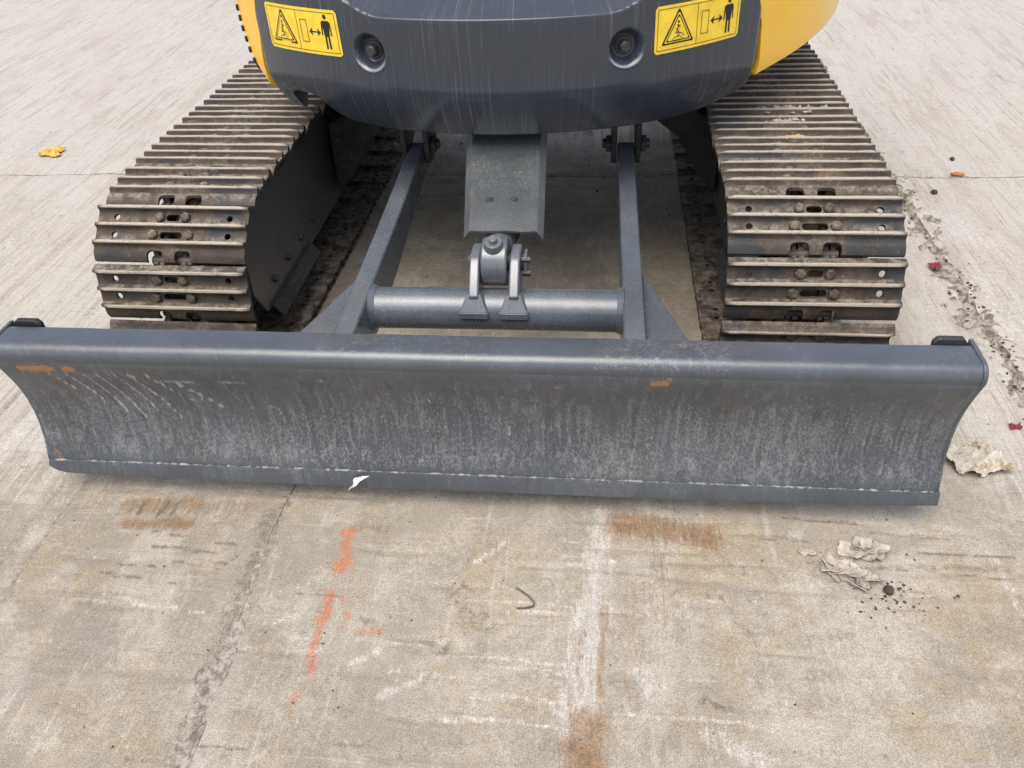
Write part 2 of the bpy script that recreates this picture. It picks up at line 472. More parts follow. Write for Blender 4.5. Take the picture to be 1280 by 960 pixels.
for y, x0, x1, w in ((-.205, .08, .12, .006), (-.210, .20, .27, .006), (-.243, .02, .30, .008), (-.262, .12, .28, .006), (-.372, -.02, .24, .008), (-.392, .10, .27, .006), (-.452, .06, .26, .007), (-.498, .02, .25, .008),
                     (-.118, .22, .33, .010), (-.134, .23, .33, .007), (-.075, .24, .29, .006), (-.47, .33, .62, .008), (-.212, .46, .54, .006), (-.30, -.7, -.5, .006), (-.35, -.3, .0, .006)):
    MARKS.append(('white', [(x0, y), ((x0 + x1) / 2, y + .004), (x1, y - .002)], w, .95))
for x, y, l in ((-.70, -.10, .10), (-.62, -.175, .12), (-.74, -.19, .09), (-.55, -.12, .05), (-.60, -.235, .05), (.62, -.04, .12), (.95, -.06, .2), (1.02, -.115, .14), (.70, .02, .15)):
    MARKS.append(('dark', [(x, y), (x + l * .5, y - .006), (x + l, y - .003)], random.uniform(.005, .010), random.uniform(.7, 1.0)))
# long straight scrape lines along the left slab
for x, y0, y1, w, s in ((-.93, -.6, .35, .012, .55), (-1.02, .1, 1.5, .010, .5), (-1.3, .2, 1.75, .012, .5), (-.99, -.4, .2, .03, .35)):
    MARKS.append(('dark', [(x, y0), (x - .012, (y0 + y1) / 2), (x + .004, y1)], w, s))
for k in range(70):           # scraped white streaks that follow the slabs on either side
    left = k % 2 == 0
    x = random.uniform(-2.2, -.75) if left else random.uniform(1.05, 2.6)
    y = random.uniform(-.3, 3.6); l = random.uniform(.06, .4)
    MARKS.append(('white', [(x, y), (x + random.uniform(-.02, .02), y + l)], random.uniform(.006, .03), random.uniform(.35, .8)))
for k in range(60):           # short scratches in front of the blade
    x, y = random.uniform(-.9, 1.1), random.uniform(-.65, .0)
    if random.random() < .6: d = (random.uniform(.04, .2), random.uniform(-.012, .012))
    else: d = (random.uniform(-.02, .05), random.uniform(.03, .1))
    MARKS.append((random.choice(['white', 'white', 'dark']), [(x, y), (x + d[0], y + d[1])], random.uniform(.003, .008), random.uniform(.3, .65)))
for k in range(26):
    x, y = random.uniform(-2, 2.4), random.uniform(-.6, 3.4)
    MARKS.append(('dark', [(x, y), (x + .004, y + .004)], random.uniform(.008, .022), random.uniform(.5, .9)))

def mark_values(X, Y):
    A = {k: np.zeros_like(X) for k in ('rust', 'orange', 'white', 'dark')}
    wx = (fbm(X * 28, Y * 28, 3, 3) - .5) * .030
    wy = (fbm(X * 28 + 50, Y * 28, 4, 3) - .5) * .030
    for t, pl, w, s in MARKS:
        xs = [p[0] for p in pl]; ys = [p[1] for p in pl]; pad = w + .05
        sel = (X > min(xs) - pad) & (X < max(xs) + pad) & (Y > min(ys) - pad) & (Y < max(ys) + pad)
        if not sel.any(): continue
        k = min(1.0, w / .03)
        x, y = X[sel] + wx[sel] * k, Y[sel] + wy[sel] * k
        d = np.full(x.shape, 9.0)
        for (ax, ay), (bx, by) in zip(pl[:-1], pl[1:]):
            L = (bx - ax) ** 2 + (by - ay) ** 2 + 1e-12
            u = np.clip(((x - ax) * (bx - ax) + (y - ay) * (by - ay)) / L, 0, 1)
            d = np.minimum(d, np.hypot(x - ax - u * (bx - ax), y - ay - u * (by - ay)))
        A[t][sel] = np.maximum(A[t][sel], s * (1 - sstep(w * .12, w * .80, d)))
    under = sstep(-.05, .2, Y) * (1 - sstep(1.7, 2.6, Y)) * (1 - sstep(.7, 1.0, np.abs(X)))  # ground toned darker across the machine's footprint
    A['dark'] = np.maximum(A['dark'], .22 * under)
    p = np.clip(.75 * sstep(-.65, -1.05, X) * sstep(-.35, .5, Y) + .95 * sstep(.95, 1.35, X) * sstep(-.1, .5, Y) + .65 * sstep(1.8, 2.6, Y), 0, 1)
    A['pale'] = np.clip(p + (fbm(X * 1.6, Y * 1.6, 21, 3) - .5) * .5 * (p > .05) + .10, 0, 1)
    return A

JX = [-6.4, -4.2, -.43, 1.378, 3.4, 6.0]
JY = [-3.0, 1.81, 8.0]
HALF = {-.43: .0016, 1.378: .016}
def half(x): return HALF.get(x, .006)

ground = MB()
gx = np.array([-350, -60, -20, -8, -4, 0, 4, 8, 20, 60, 350.]); gy = np.array([-350, -30, -6, -2, 2, 6, 12, 30, 80, 350.])
GX, GY = np.meshgrid(gx, gy, indexing='ij')
ground.grid(np.dstack([GX, GY, np.full_like(GX, -.035)]))
g_obj = setp(ground.obj('ground', M['filler'], fixn=False), kind='structure')

def edge_jit(t, seed, amp):
    return (fbm(t * 9, t * 0 + seed, seed, 4) - .5) * amp + (vnoise(t * 55, t * 0, seed + 5) - .5) * amp * .45
def slab(ix, iy):
    x0, x1, y0, y1 = JX[ix], JX[ix + 1], JY[iy], JY[iy + 1]
    near = iy == 0 and 1 <= ix <= 3
    if near:
        dx = .0075 if ix == 2 else .010
        fy = .0065 if ix == 2 else .0085
        ys = np.concatenate([np.arange(y0, -.72, .05), np.arange(-.72, .35, fy), np.arange(.35, y1, .016)])
    else:
        dx = .022 if (iy == 1 and 1 <= ix <= 3) else .08
        ys = np.concatenate([np.arange(y0, min(y1, 5.0), dx * 1.2), np.arange(5.0, y1, .2)]) if iy else np.arange(y0, y1, .08)
    ys = np.append(ys[ys < y1 - .01], y1)
    n = int((x1 - x0) / dx)
    xs = np.linspace(x0, x1, n)
    X, Y = np.meshgrid(xs, ys, indexing='ij')
    h0, h1 = half(x0), half(x1)
    a0 = .034 if x0 == 1.378 else .007
    a1 = .034 if x1 == 1.378 else .007
    # pull the borders back from the joint and roughen them
    wL = 1 - sstep(0, .09, X - x0); wR = 1 - sstep(0, .09, x1 - X)
    wB = 1 - sstep(0, .06, Y - y0); wT = 1 - sstep(0, .06, y1 - Y)
    Xs = X + wL * np.maximum(.0012, h0 + edge_jit(Y, 31 + ix, a0)) - wR * np.maximum(.0012, h1 + edge_jit(Y, 77 + ix, a1))
    Ys = Y + wB * np.maximum(.001, .003 + edge_jit(X, 51 + iy, .016)) - wT * np.maximum(.001, .003 + edge_jit(X, 91 + iy, .016))
    Ys += (wB * (y0 == 1.81) + wT * (y1 == 1.81)) * ((fbm(X * 1.7, X * 0, 201, 4) - .5) * .05)
    Xs += (wL * (x0 == -.43) + wR * (x1 == -.43)) * ((fbm(Y * 2.3, Y * 0, 203, 4) - .5) * .05)
    Z = (fbm(X * 2.2, Y * 2.2, 8, 3) - .5) * .006 + (fbm(X * 22, Y * 22, 9, 3) - .5) * .0022
    Z -= .003 * (wL ** 6 + wR ** 6 + wB ** 6 + wT ** 6)
    if x0 == 1.378 or x1 == 1.378:       # spalled lips along the open joint
        w = (wL if x0 == 1.378 else wR)
        sp = sstep(.45, .75, fbm(X * 30, Y * 22, 14, 3)) * sstep(.25, .9, w)
        Z -= .010 * sp
    Z -= .004 * sstep(.66, .75, fbm(X * 3, Y * 34, 15, 3)) * (np.abs(X) < 1.3)   # shallow drag pits
    P = np.dstack([Xs, Ys, Z])
    mb = MB().grid(P, 0, True)
    rim = np.concatenate([P[:, 0], P[-1, 1:], P[-2::-1, -1], P[0, -2::-1]])
    low = rim.copy(); low[:, 2] = -.034
    mb.grid(np.stack([rim, low]), 0, False)
    me = mb.mesh('concrete_slab', 50, False)
    V = np.array(mb.v)
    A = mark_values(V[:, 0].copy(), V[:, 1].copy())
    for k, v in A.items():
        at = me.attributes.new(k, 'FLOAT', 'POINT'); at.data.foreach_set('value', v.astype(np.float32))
    # normals up
    o = link('concrete_slab', me, g_obj, None, M['concrete'])
    return o
for ix in range(5):
    for iy in range(2):
        slab(ix, iy)
# far concrete beyond the modelled slabs
far = MB()
far.grid(np.dstack([GX, GY, np.full_like(GX, -.03)]))
fo = setp(far.obj('yard', M['concrete'], fixn=False), kind='structure')
at = fo.data.attributes.new('pale', 'FLOAT', 'POINT'); at.data.foreach_set('value', np.full(len(far.v), .75, np.float32))

# rubble in the open joint
ny, nx = 900, 16
ys = np.linspace(-1.2, 1.9, ny); xs = np.linspace(1.378 - .075, 1.378 + .075, nx)
XX, YY = np.meshgrid(xs, ys, indexing='ij')
ZZ = -.024 + .024 * fbm(XX * 60, YY * 48, 40, 3) + .012 * sstep(.5, .75, fbm(XX * 35, YY * 30, 44, 2))
fl = MB().grid(np.dstack([XX, YY, ZZ]), 0, True)
setp(fl.obj('joint_rubble', M['filler'], g_obj, ang=30, fixn=False), kind='stuff')
nx, ny = 700, 8
xs = np.linspace(-2.6, 3.1, nx); ys = np.linspace(1.81 - .03, 1.81 + .03, ny)
XX, YY = np.meshgrid(xs, ys, indexing='ij')
ZZ = -.013 + .014 * fbm(XX * 50, YY * 60, 41, 3)
fl = MB().grid(np.dstack([XX, YY, ZZ]), 0, True)
setp(fl.obj('joint_dirt', M['filler'], g_obj, ang=30, fixn=False), kind='stuff')

ny, nx = 300, 8
ys = np.linspace(-1.2, .6, ny); xs = np.linspace(-.43 - .03, -.43 + .03, nx)
XX, YY = np.meshgrid(xs, ys, indexing='ij')
ZZ = -.0065 + .006 * fbm(XX * 60, YY * 50, 47, 3)
fl = MB().grid(np.dstack([XX, YY, ZZ]), 0, True)
setp(fl.obj('joint_dirt', M['filler'], g_obj, ang=30, fixn=False), kind='stuff')

# ================================================================== EXCAVATOR
EX = empty('compact_excavator', (0, 1.6, 0))
setp(EX, 'yellow and dark grey compact excavator with lowered dozer blade and steel tracks', 'excavator')
def child(o, parent=EX):
    """parent keeping the world-space mesh coordinates"""
    o.parent = parent
    return o
INV = Matrix.Translation((0, -1.6, 0))
def part(mb, name, mats, parent=EX, ang=35, bevel=0, fixn=True):
    """mesh given in world coordinates -> child of EX (or of one of its mesh parts, which sit at EX's origin)"""
    o = mb.obj(name, mats, parent, (0, -1.6, 0) if parent is EX else (0, 0, 0), ang, bevel, fixn)
    return o

# ---------------------------------------------------------------- tracks
PITCH, RP = .150, .228
def make_path(yi, ys, zc):
    """stadium in (y,z): top run back->front, front arc down, bottom run back, rear arc up"""
    L = ys - yi
    tot = 2 * L + 2 * math.pi * RP
    def at(u):
        u %= tot
        if u < L: return (ys - u, zc + RP)
        u -= L
        if u < math.pi * RP:
            a = u / RP; return (yi - RP * math.sin(a), zc + RP * math.cos(a))
        u -= math.pi * RP
        if u < L: return (yi + u, zc - RP)
        u -= L
        a = u / RP; return (ys + RP * math.sin(a), zc - RP * math.cos(a))
    return at, tot, L
def pins(yi, ys, zc, phase, n):
    at, tot, L = make_path(yi, ys, zc)
    u = L + (math.pi / 2 - phase) * RP      # phase: angle of one joint above the horizontal at the front
    us = [u]
    for i in range(n):
        lo, hi = u + PITCH * .9, u + PITCH * 1.3
        p = at(u)
        for _ in range(40):
            m = (lo + hi) / 2; q = at(m)
            if math.hypot(q[0] - p[0], q[1] - p[1]) < PITCH: lo = m
            else: hi = m
        u = lo; us.append(u)
    return [at(x) for x in us], us[-1] - us[0] - tot

def shoe_mesh(seed, W=.394):
    r = random.Random(seed)
    S0, S1 = -.0725, .0725
    lugs = (-.0615, -.0155, .0305)
    prof = [(-.013, 0), (-.009, .0025), (-.0058, .009), (-.0042, .0165), (-.0024, .0184), (.0024, .0184), (.0042, .0165), (.0058, .009), (.009, .0025), (.013, 0)]
    def rnd_top(x, s):
        h = 0.0
        for k, c in enumerate(lugs):
            d = s - c
            if abs(d) < .013:
                for (a, ha), (b, hb) in zip(prof[:-1], prof[1:]):
                    if a <= d <= b:
                        hh = ha + (hb - ha) * (d - a) / (b - a)
                        wear = 1 - .16 * float(vnoise(np.array([x * 22 + 9 * k]), np.array([seed * 3.3]), seed + k)[0]) - (.25 if abs(x) > W / 2 - .006 else 0)
                        h = max(h, hh * wear)
        return h
    def dip(s):
        return -.013 * max(0, (s - .046) / .0265) ** 2 - .004 * max(0, (-.069 - s) / .0035)
    slines = sorted(set([S0, S1, .053, .059, .066] + [round(c + d, 5) for c in lugs for d, _ in prof if S0 < c + d < S1]))
    xl = np.linspace(-W / 2, W / 2, 19)
    pts, edges = [], []
    for s in slines:
        row = []
        for x in xl:
            row.append(len(pts)); pts.append((x, s))
        edges += list(zip(row[:-1], row[1:]))
    for j in (0, len(xl) - 1):
        for i in range(len(slines) - 1): edges.append((i * len(xl) + j, (i + 1) * len(xl) + j))
    holes = []
    def stad(cx, cy, hw, rr, n=6):
        o = []
        for i in range(n + 1): a = -math.pi / 2 + math.pi * i / n; o.append((cx + hw + rr * math.cos(a), cy + rr * math.sin(a)))
        for i in range(n + 1): a = math.pi / 2 + math.pi * i / n; o.append((cx - hw + rr * math.cos(a), cy + rr * math.sin(a)))
        return o
    s1, s2 = -.0385, .0075
    for hx in (-.148, .148):
        for sc in (s1, s2):
            holes.append([(hx + .0082 * math.cos(2 * math.pi * i / 12), sc + .0082 * math.sin(2 * math.pi * i / 12)) for i in range(12)])
    holes.append(stad(0, s1, .0095, .0088)); holes.append(stad(0, s2, .0215, .0088))
    for cx in (-.036, .036):
        c = [(cx - .022, S1 + .01), (cx - .021, .058), (cx - .018, .051), (cx - .012, .0475), (cx + .012, .0475), (cx + .018, .051), (cx + .021, .058), (cx + .022, S1 + .01)]
        holes.append(c)
    for h in holes:
        b = len(pts); pts += h
        edges += [(b + i, b + (i + 1) % len(h)) for i in range(len(h))]
    V, E_, F, *_ = delaunay_2d_cdt([Vector(p) for p in pts], edges, [], 0, 1e-6)
    def inside(p, poly):
        c = False; n = len(poly)
        for i in range(n):
            a, b = poly[i], poly[(i + 1) % n]
            if (a[1] > p[1]) != (b[1] > p[1]) and p[0] < (b[0] - a[0]) * (p[1] - a[1]) / (b[1] - a[1]) + a[0]: c = not c
        return c
    tri = []
    for f in F:
        cx = sum(V[i][0] for i in f) / len(f); cy = sum(V[i][1] for i in f) / len(f)
        if cy > S1 or any(inside((cx, cy), h) for h in holes): continue
        tri.append(tuple(f))
    nv = len(V)
    top = [(v[0], v[1], .008 + dip(v[1]) + rnd_top(v[0], v[1])) for v in V]
    bot = [(v[0], v[1], dip(v[1])) for v in V]
    cnt = {}
    for f in tri:
        for a, b in zip(f, f[1:] + f[:1]): cnt[(a, b)] = 1
    fs = [f for f in tri] + [tuple(nv + i for i in f[::-1]) for f in tri]
    for (a, b) in cnt:
        if (b, a) not in cnt: fs.append((b, a, nv + a, nv + b))
    used = sorted({i for f in fs for i in f}); mp = {o: i for i, o in enumerate(used)}
    allv = top + bot
    me = bpy.data.meshes.new('track_shoe')
    me.from_pydata([allv[i] for i in used], [], [tuple(mp[i] for i in f) for f in fs])
    bm = bmesh.new(); bm.from_mesh(me); bmesh.ops.recalc_face_normals(bm, faces=bm.faces); bm.to_mesh(me); bm.free()
    at = me.attributes.new('wear', 'FLOAT', 'POINT')
    w = []
    for i in used:
        if i < nv: w.append(min(1, max(0, rnd_top(*V[i]) / .0165)))
        else: w.append(0)
    at.data.foreach_set('value', np.array(w, np.float32))
    smooth(me, 32)
    me.materials.append(M['shoe'])
    return me
SHOES = [shoe_mesh(k) for k in range(3)]
bb = MB()
bb.cyl((0, 0, 0), (0, 0, .009), .0135, 6, .0128); bb.cyl((0, 0, .009), (0, 0, .0115), .0125, 6, .008)
BOLT = bb.mesh('shoe_bolt', 30); BOLT.materials.append(M['shoe'])

def track(cx, phase, yaw, flip):
    yi, zc = .632, .2655
    lo, hi = 2.2, 2.9
    n = 37
    best = None
    for n in (35, 36, 37):
        lo, hi = 2.0, 3.2
        e0 = pins(yi, lo, zc, phase, n)[1]
        for _ in range(40):
            m = (lo + hi) / 2
            if pins(yi, m, zc, phase, n)[1] > 0: lo = m
            else: hi = m
        if abs(m - 2.55) < abs((best or (9, 0))[0] - 2.55): best = (m, n)
    ysp, n = best
    P, err = pins(yi, ysp, zc, phase, n)
    chain = MB()
    tr = empty('crawler_track', (cx, .4 - 1.6, 0), EX)   # pivot at the front of the track
    tr.rotation_euler = (0, 0, yaw)
    tr['label'] = 'steel crawler track of grey triple grouser shoes, %s' % ('its outer end painted black in patches, beside the pale streaked slab' if cx < 0 else 'beside the broken joint in the concrete')
    OFF = Vector((0, -.4, 0))
    for i in range(n):
        a, b = P[i], P[i + 1]
        es = Vector((0, b[0] - a[0], b[1] - a[1])).normalized()
        ex = Vector((-1, 0, 0)); en = ex.cross(es)
        mid = Vector((0, (a[0] + b[0]) / 2, (a[1] + b[1]) / 2))
        h = .0175 - .009
        o = link('track_shoe', SHOES[(i * 7 + (1 if flip else 0)) % 3], tr)
        T = Matrix((( ex.x, es.x, en.x, 0), (ex.y, es.y, en.y, 0), (ex.z, es.z, en.z, 0), (0, 0, 0, 1)))
        jit = Matrix.Rotation(random.uniform(-.006, .006), 4, 'Z')
        o.matrix_local = Matrix.Translation(mid + en * h + OFF + Vector((random.uniform(-.002, .002), 0, 0))) @ T @ jit
        for (bx, bs) in ((-.0335, -.0385), (.0335, -.0385), (-.0465, .0075), (.0465, .0075)):
            q = link('shoe_bolt', BOLT, tr)
            q.matrix_local = Matrix.Translation(mid + en * (h + .0075) + ex * bx + es * bs + OFF) @ T @ Matrix.Rotation(random.uniform(0, 1), 4, 'Z')
        # link plates of the chain under the shoe, joined into one mesh
        TT = Matrix.Translation(mid + OFF) @ T
        for sx in (-1, 1):
            chain.box((sx * .050 - .009, -.062, -.035), (sx * .050 + .009, .040, .0072), 0, TT)
            chain.box((sx * .028 - .006, -.020, -.034), (sx * .028 + .006, .076, -.008), 0, TT)
            chain.box((sx * .044 - .005, .03, -.034), (sx * .044 + .005, .074, -.008), 0, TT)
        pa = Vector((0, a[0], a[1])) + OFF - en * .022
        chain.cyl(pa + Vector((-.055, 0, 0)), pa + Vector((.055, 0, 0)), .012, 12)
    c = chain.obj('track_chain', M['chain'], tr)
    # idler, sprocket, rollers and the frame they run on
    w = MB(); 
    w.cyl((-.030, yi - .4, zc), (.030, yi - .4, zc), RP - .052, 40); w.cyl((-.055, yi - .4, zc), (.055, yi - .4, zc), RP - .078, 40); w.cyl((-.075, yi - .4, zc), (.075, yi - .4, zc), .05, 24)
    w.obj('idler_wheel', M['chain'], tr, bevel=.003)
    w = MB(); w.cyl((-.028, ysp - .4, zc), (.028, ysp - .4, zc), RP - .05, 22); w.cyl((-.12, ysp - .4, zc), (.12, ysp - .4, zc), .12, 24)
    w.obj('drive_sprocket', M['chain'], tr, bevel=.003)
    for k in range(4):
        w = MB(); yy = yi + .36 + k * .38 - .4
        w.cyl((-.07, yy, .105), (.07, yy, .105), .055, 20); w.cyl((-.10, yy, .105), (.10, yy, .105), .035, 16)
        w.obj('track_roller', M['chain'], tr)
    return tr, yi, ysp, zc
trL = track(-.774, R(30.0), R(-1.0), False)
trR = track(.774, R(38.6), R(0), True)

# track frames: side plates with a turned flange at the foot
def track_frame(side):
    X0 = -.622 if side < 0 else .66
    s = 1 if side < 0 else -1          # direction towards the machine's middle
    mb = MB()
    poly = [(.575, .150), (.520, .235), (.522, .390), (.580, .440), (2.55, .452), (2.62, .30), (2.55, .135), (.72, .135)]
    mb.prism(poly, 0, X0 - s * .012, X0)
    poly2 = [(.60, .16), (.56, .24), (.56, .38), (.62, .425), (2.5, .43), (2.5, .16)]
    mb.prism(poly2, 0, X0 - s * .27, X0 - s * .255)
    mb.box((min(X0 - s * .25, X0 - s * .014), .95, .20), (max(X0 - s * .25, X0 - s * .014), 2.35, .40))
    o = part(mb, 'track_frame', M['sideplate'], bevel=.003)
    fl = MB()      # flange plate turned inwards and down along the foot
    fl.prism([(X0 + s * .0015, .150), (X0 + s * .028, .118), (X0 + s * .034, .122), (X0 + s * .008, .156)], 1, .60, .96)
    part(fl, 'frame_flange', M['black'], o, bevel=.002)
    for yy in (.66, .78, .90, 1.02):
        b = MB(); b.cyl((X0 + s * .001, yy, .205), (X0 + s * .010, yy, .205), .011, 6)
        part(b, 'frame_bolt', M['bolt'], o)
    return o
track_frame(-1); track_frame(1)

# car body with legs that slope down to the track frames
cb = MB()
cb.box((-.36, 1.22, .45), (.40, 2.05, .54))
cb.cyl((.03, 1.62, .52), (.03, 1.62, .595), .36, 48)
for s in (-1, 1):
    for y0, y1 in ((1.28, 1.52), (1.74, 1.98)):
        xs = [.30, .42, .50, .56, .63]; zt = [.52, .51, .48, .44, .41]; zb = [.45, .42, .36, .25, .17]
        poly = [(s * x + .025, z) for x, z in zip(xs, zt)] + [(s * x + .025, z) for x, z in zip(xs[::-1], zb[::-1])]
        cb.prism([(p[0], p[1]) for p in poly], 1, y0, y1)
part(cb, 'car_body', M['black'], bevel=.006)

# ---------------------------------------------------------------- dozer blade
BX0, BX1 = -.974, .993
def curve_prof():
    """front face of the mouldboard from the cutting edge to the rear lip of the top bend (y, z)"""
    p = [(.023, .094), (.030, .115), (.040, .145), (.047, .18), (.050, .215), (.049, .25), (.044, .285), (.036, .315), (.026, .345), (.019, .366), (.0155, .382)]
    cy, cz, r = .0400, .3945, .0265
    for a in range(205, 85, -10):
        p.append((cy + r * math.cos(R(a)), cz + r * math.sin(R(a))))
    p += [(.060, .4205), (.078, .4210), (.092, .4200), (.097, .414), (.098, .400)]
    return p
prof = curve_prof()
# densify
pp = [prof[0]]
for a, b in zip(prof[:-1], prof[1:]):
    n = max(1, int(math.hypot(b[0] - a[0], b[1] - a[1]) / .012))
    for i in range(1, n + 1): pp.append((a[0] + (b[0] - a[0]) * i / n, a[1] + (b[1] - a[1]) * i / n))
xs = np.linspace(BX0, BX1, 560)
PA = np.array(pp)
XX = np.repeat(xs[:, None], len(pp), 1)
YY = np.repeat(PA[None, :, 0], len(xs), 0); ZZ = np.repeat(PA[None, :, 1], len(xs), 0)
dent = (fbm(XX * 5, ZZ * 9, 60, 3) - .5) * .005 + (fbm(XX * 30, ZZ * 30, 61, 2) - .5) * .0010
YY = YY + dent * sstep(.1, .16, ZZ) * (1 - sstep(.36, .39, ZZ))
ZZ = ZZ + (fbm(XX * 6, YY * 3, 64, 3) - .5) * .003 * sstep(.36, .40, ZZ)
mb = MB().grid(np.dstack([XX, YY, ZZ]), 0, True)
# back plate, closing the section
back = np.array([(.098, .400), (.098, .30), (.098, .18), (.075, .11), (.046, .094)])
bxs = np.linspace(BX0, BX1, 30)
mb.grid(np.dstack([np.repeat(bxs[:, None], 5, 1), np.repeat(back[None, :, 0], 30, 0), np.repeat(back[None, :, 1], 30, 0)]), 0, True)
blade = part(mb, 'dozer_blade', M['blade'], ang=40, fixn=False)
me = blade.data
V = np.array(mb.v)
sc, ru = np.zeros(len(V)), np.zeros(len(V))
def stroke(arr, pl, w, s):
    x, z = V[:, 0], V[:, 2]
    wob = (fbm(x * 40, z * 40, 70, 2) - .5) * .008
    d = np.full(len(V), 9.)
    for (ax, az), (bx, bz) in zip(pl[:-1], pl[1:]):
        L = (bx - ax) ** 2 + (bz - az) ** 2 + 1e-12
        u = np.clip(((x - ax) * (bx - ax) + (z - az) * (bz - az)) / L, 0, 1)
        d = np.minimum(d, np.hypot(x - ax - u * (bx - ax), z - az - u * (bz - az)) + wob * .4)
    np.maximum(arr, s * (1 - sstep(w * .3, w, d)), out=arr)
front = V[:, 1] < .099
# rust along the bend at the viewer's left, run marks below it, the orange scar right of the middle, dust patches
stroke(ru, [(-.93, .368), (-.86, .364)], .012, 1.2)
stroke(ru, [(-.83, .366), (-.78, .354), (-.70, .354)], .010, 1.2)
stroke(ru, [(.205, .36), (.205, .345)], .010, .7)
stroke(ru, [(.385, .355), (.405, .368), (.425, .376)], .013, 1.2)
stroke(ru, [(.10, .356), (.17, .350)], .008, .5)
stroke(ru, [(-.955, .12), (-.945, .09)], .012, .8)
for x, dx, l in ((-.84, .05, .10), (-.80, .05, .13), (-.77, .06, .15), (-.73, .05, .12), (-.70, .07, .14), (-.66, .05, .07), (-.88, .04, .06)):
    stroke(sc, [(x, .352), (x + dx * .5, .352 - l * .5), (x + dx, .352 - l)], .0045, .95)
    stroke(ru, [(x, .358), (x + dx * .35, .358 - l * .4)], .0045, .7)
stroke(sc, [(-.70, .345), (-.62, .33), (-.52, .335), (-.44, .325)], .006, .7)
stroke(sc, [(-.60, .32), (-.56, .28), (-.53, .25)], .009, .8)
stroke(sc, [(-.62, .28), (-.55, .26)], .010, .6)
stroke(sc, [(-.80, .26), (-.795, .255)], .014, .6)
stroke(sc, [(-.34, .36), (-.28, .35)], .010, .7)
stroke(sc, [(-.30, .13), (-.10, .12)], .05, .42)
stroke(sc, [(.36, .12), (.37, .30)], .045, .40)
stroke(sc, [(.05, .14), (.25, .15), (.5, .14), (.9, .13)], .030, .33)
stroke(sc, [(.30, .420), (.40, .430), (.52, .421)], .05, .42)
stroke(sc, [(-.27, .424), (.1, .424)], .02, .35)
for k in range(60):
    x, z = random.uniform(-.95, 1.0), random.uniform(.10, .36)
    stroke(sc, [(x, z), (x + random.uniform(-.02, .02), z - random.uniform(.005, .05))], random.uniform(.003, .006), random.uniform(.3, .7))
for nm, arr in (('scuff_highlight', sc), ('rust', ru)):
    at = me.attributes.new(nm, 'FLOAT', 'POINT'); at.data.foreach_set('value', (arr * front).astype(np.float32))

# cutting edge: a separate flat bar welded along the foot, its lower edge worn to a shallow bow
n = 120
xs = np.linspace(BX0 - .004, BX1 + .0096, n)
t = (xs - xs[0]) / (xs[-1] - xs[0])
zb = .050 + .012 * np.abs(2 * t - 1) ** 3 + (fbm(xs * 14, xs * 0, 66, 3) - .5) * .004 + .018 * sstep(.012, 0, t)
ring = []
for x, z in zip(xs, zb):
    ring.append([(x, .0205, .0945), (x, .0185, .091), (x, .0125, z + .003), (x, .015, z), (x, .030, z), (x, .036, .0945), (x, .0205, .0945)])
ce = MB().grid(np.array(ring), 0, False)
ce.add([ring[0][i] for i in range(6)], [(0, 1, 2, 3, 4, 5)]); ce.add([ring[-1][i] for i in range(6)], [(5, 4, 3, 2, 1, 0)])
co = part(ce, 'cutting_edge', M['blade'], blade, ang=30)
# weld bead
wb = MB(); n = 700
xs = np.linspace(BX0 + .01, BX1 - .005, n)
for_r = .0006 + .0022 * sstep(.35, .8, vnoise(xs * 110, xs * 0, 67))
ring = []
for x, r in zip(xs, for_r):
    ring.append([(x, .0215 + r * math.cos(a) * 1.2, .0952 + r * math.sin(a)) for a in np.linspace(-.4, 2 * math.pi - .4, 7)])
part(wb.grid(np.array(ring)), 'weld_bead', M['weld'], blade)
# end plates with the cut top corner, and the lugs standing up behind them
for s, x in ((-1, BX0), (1, BX1)):
    e = MB()
    poly = [(.026, .072)] + [(y + .0025, z) for y, z in prof if z < .36 and y < .06] + [(.0400 + .0295 * math.cos(R(a)), .3945 + .0295 * math.sin(R(a))) for a in range(190, 85, -15)] + [(.075, .4240), (.112, .4240), (.112, .14), (.05, .075)]
    e.prism(poly, 0, x + s * .0005, x + s * .0095)
    part(e, 'end_plate', M['blade'], blade, bevel=.002)
    e = MB()
    xa, xb = sorted((x - s * .004, x - s * .066))
    e.prism([(xa, .38), (xb, .38), (xb, .421), (xb - .008, .430), (xa + .008, .430), (xa, .421)], 1, .0995, .113)
    part(e, 'corner_lug', M['black'], blade, bevel=.002)

# ---------------------------------------------------------------- blade frame
frame = MB()
YT, ZT, RT = .318, .338, .048
n = 64
xs = np.linspace(-.262, .345, n); an = np.linspace(0, 2 * math.pi, 33)
wear = np.array([[RT + .0006 * math.sin(9 * x + a) for a in an] for x in xs])
frame.grid(np.array([[(x, YT + wear[i, j] * math.cos(a), ZT + wear[i, j] * math.sin(a)) for j, a in enumerate(an)] for i, x in enumerate(xs)]), 0, False)
FR = part(frame, 'blade_frame', M['frame'])
def arm(x0, x1):
    """one push arm: flat-topped plate box from the blade's back to its pivot; x at front, x at rear"""
    mb = MB(); w = .023
    st = [(.10, .275, .372), (.30, .262, .385), (.60, .290, .400), (.98, .345, .425), (1.07, .355, .432), (1.09, .37, .42)]
    P = []
    for y, zb_, zt_ in st:
        x = x0 + (x1 - x0) * (y - .1) / .97
        P.append([(x - w, y, zb_), (x + w, y, zb_), (x + w, y, zt_), (x - w, y, zt_), (x - w, y, zb_)])
    mb.grid(np.array(P)); mb.add(P[0][:4], [(0, 1, 2, 3)]); mb.add(P[-1][:4], [(3, 2, 1, 0)])
    return part(mb, 'push_arm', M['frame'], FR, bevel=.004)
arm(-.262, -.262); arm(.362, .352)
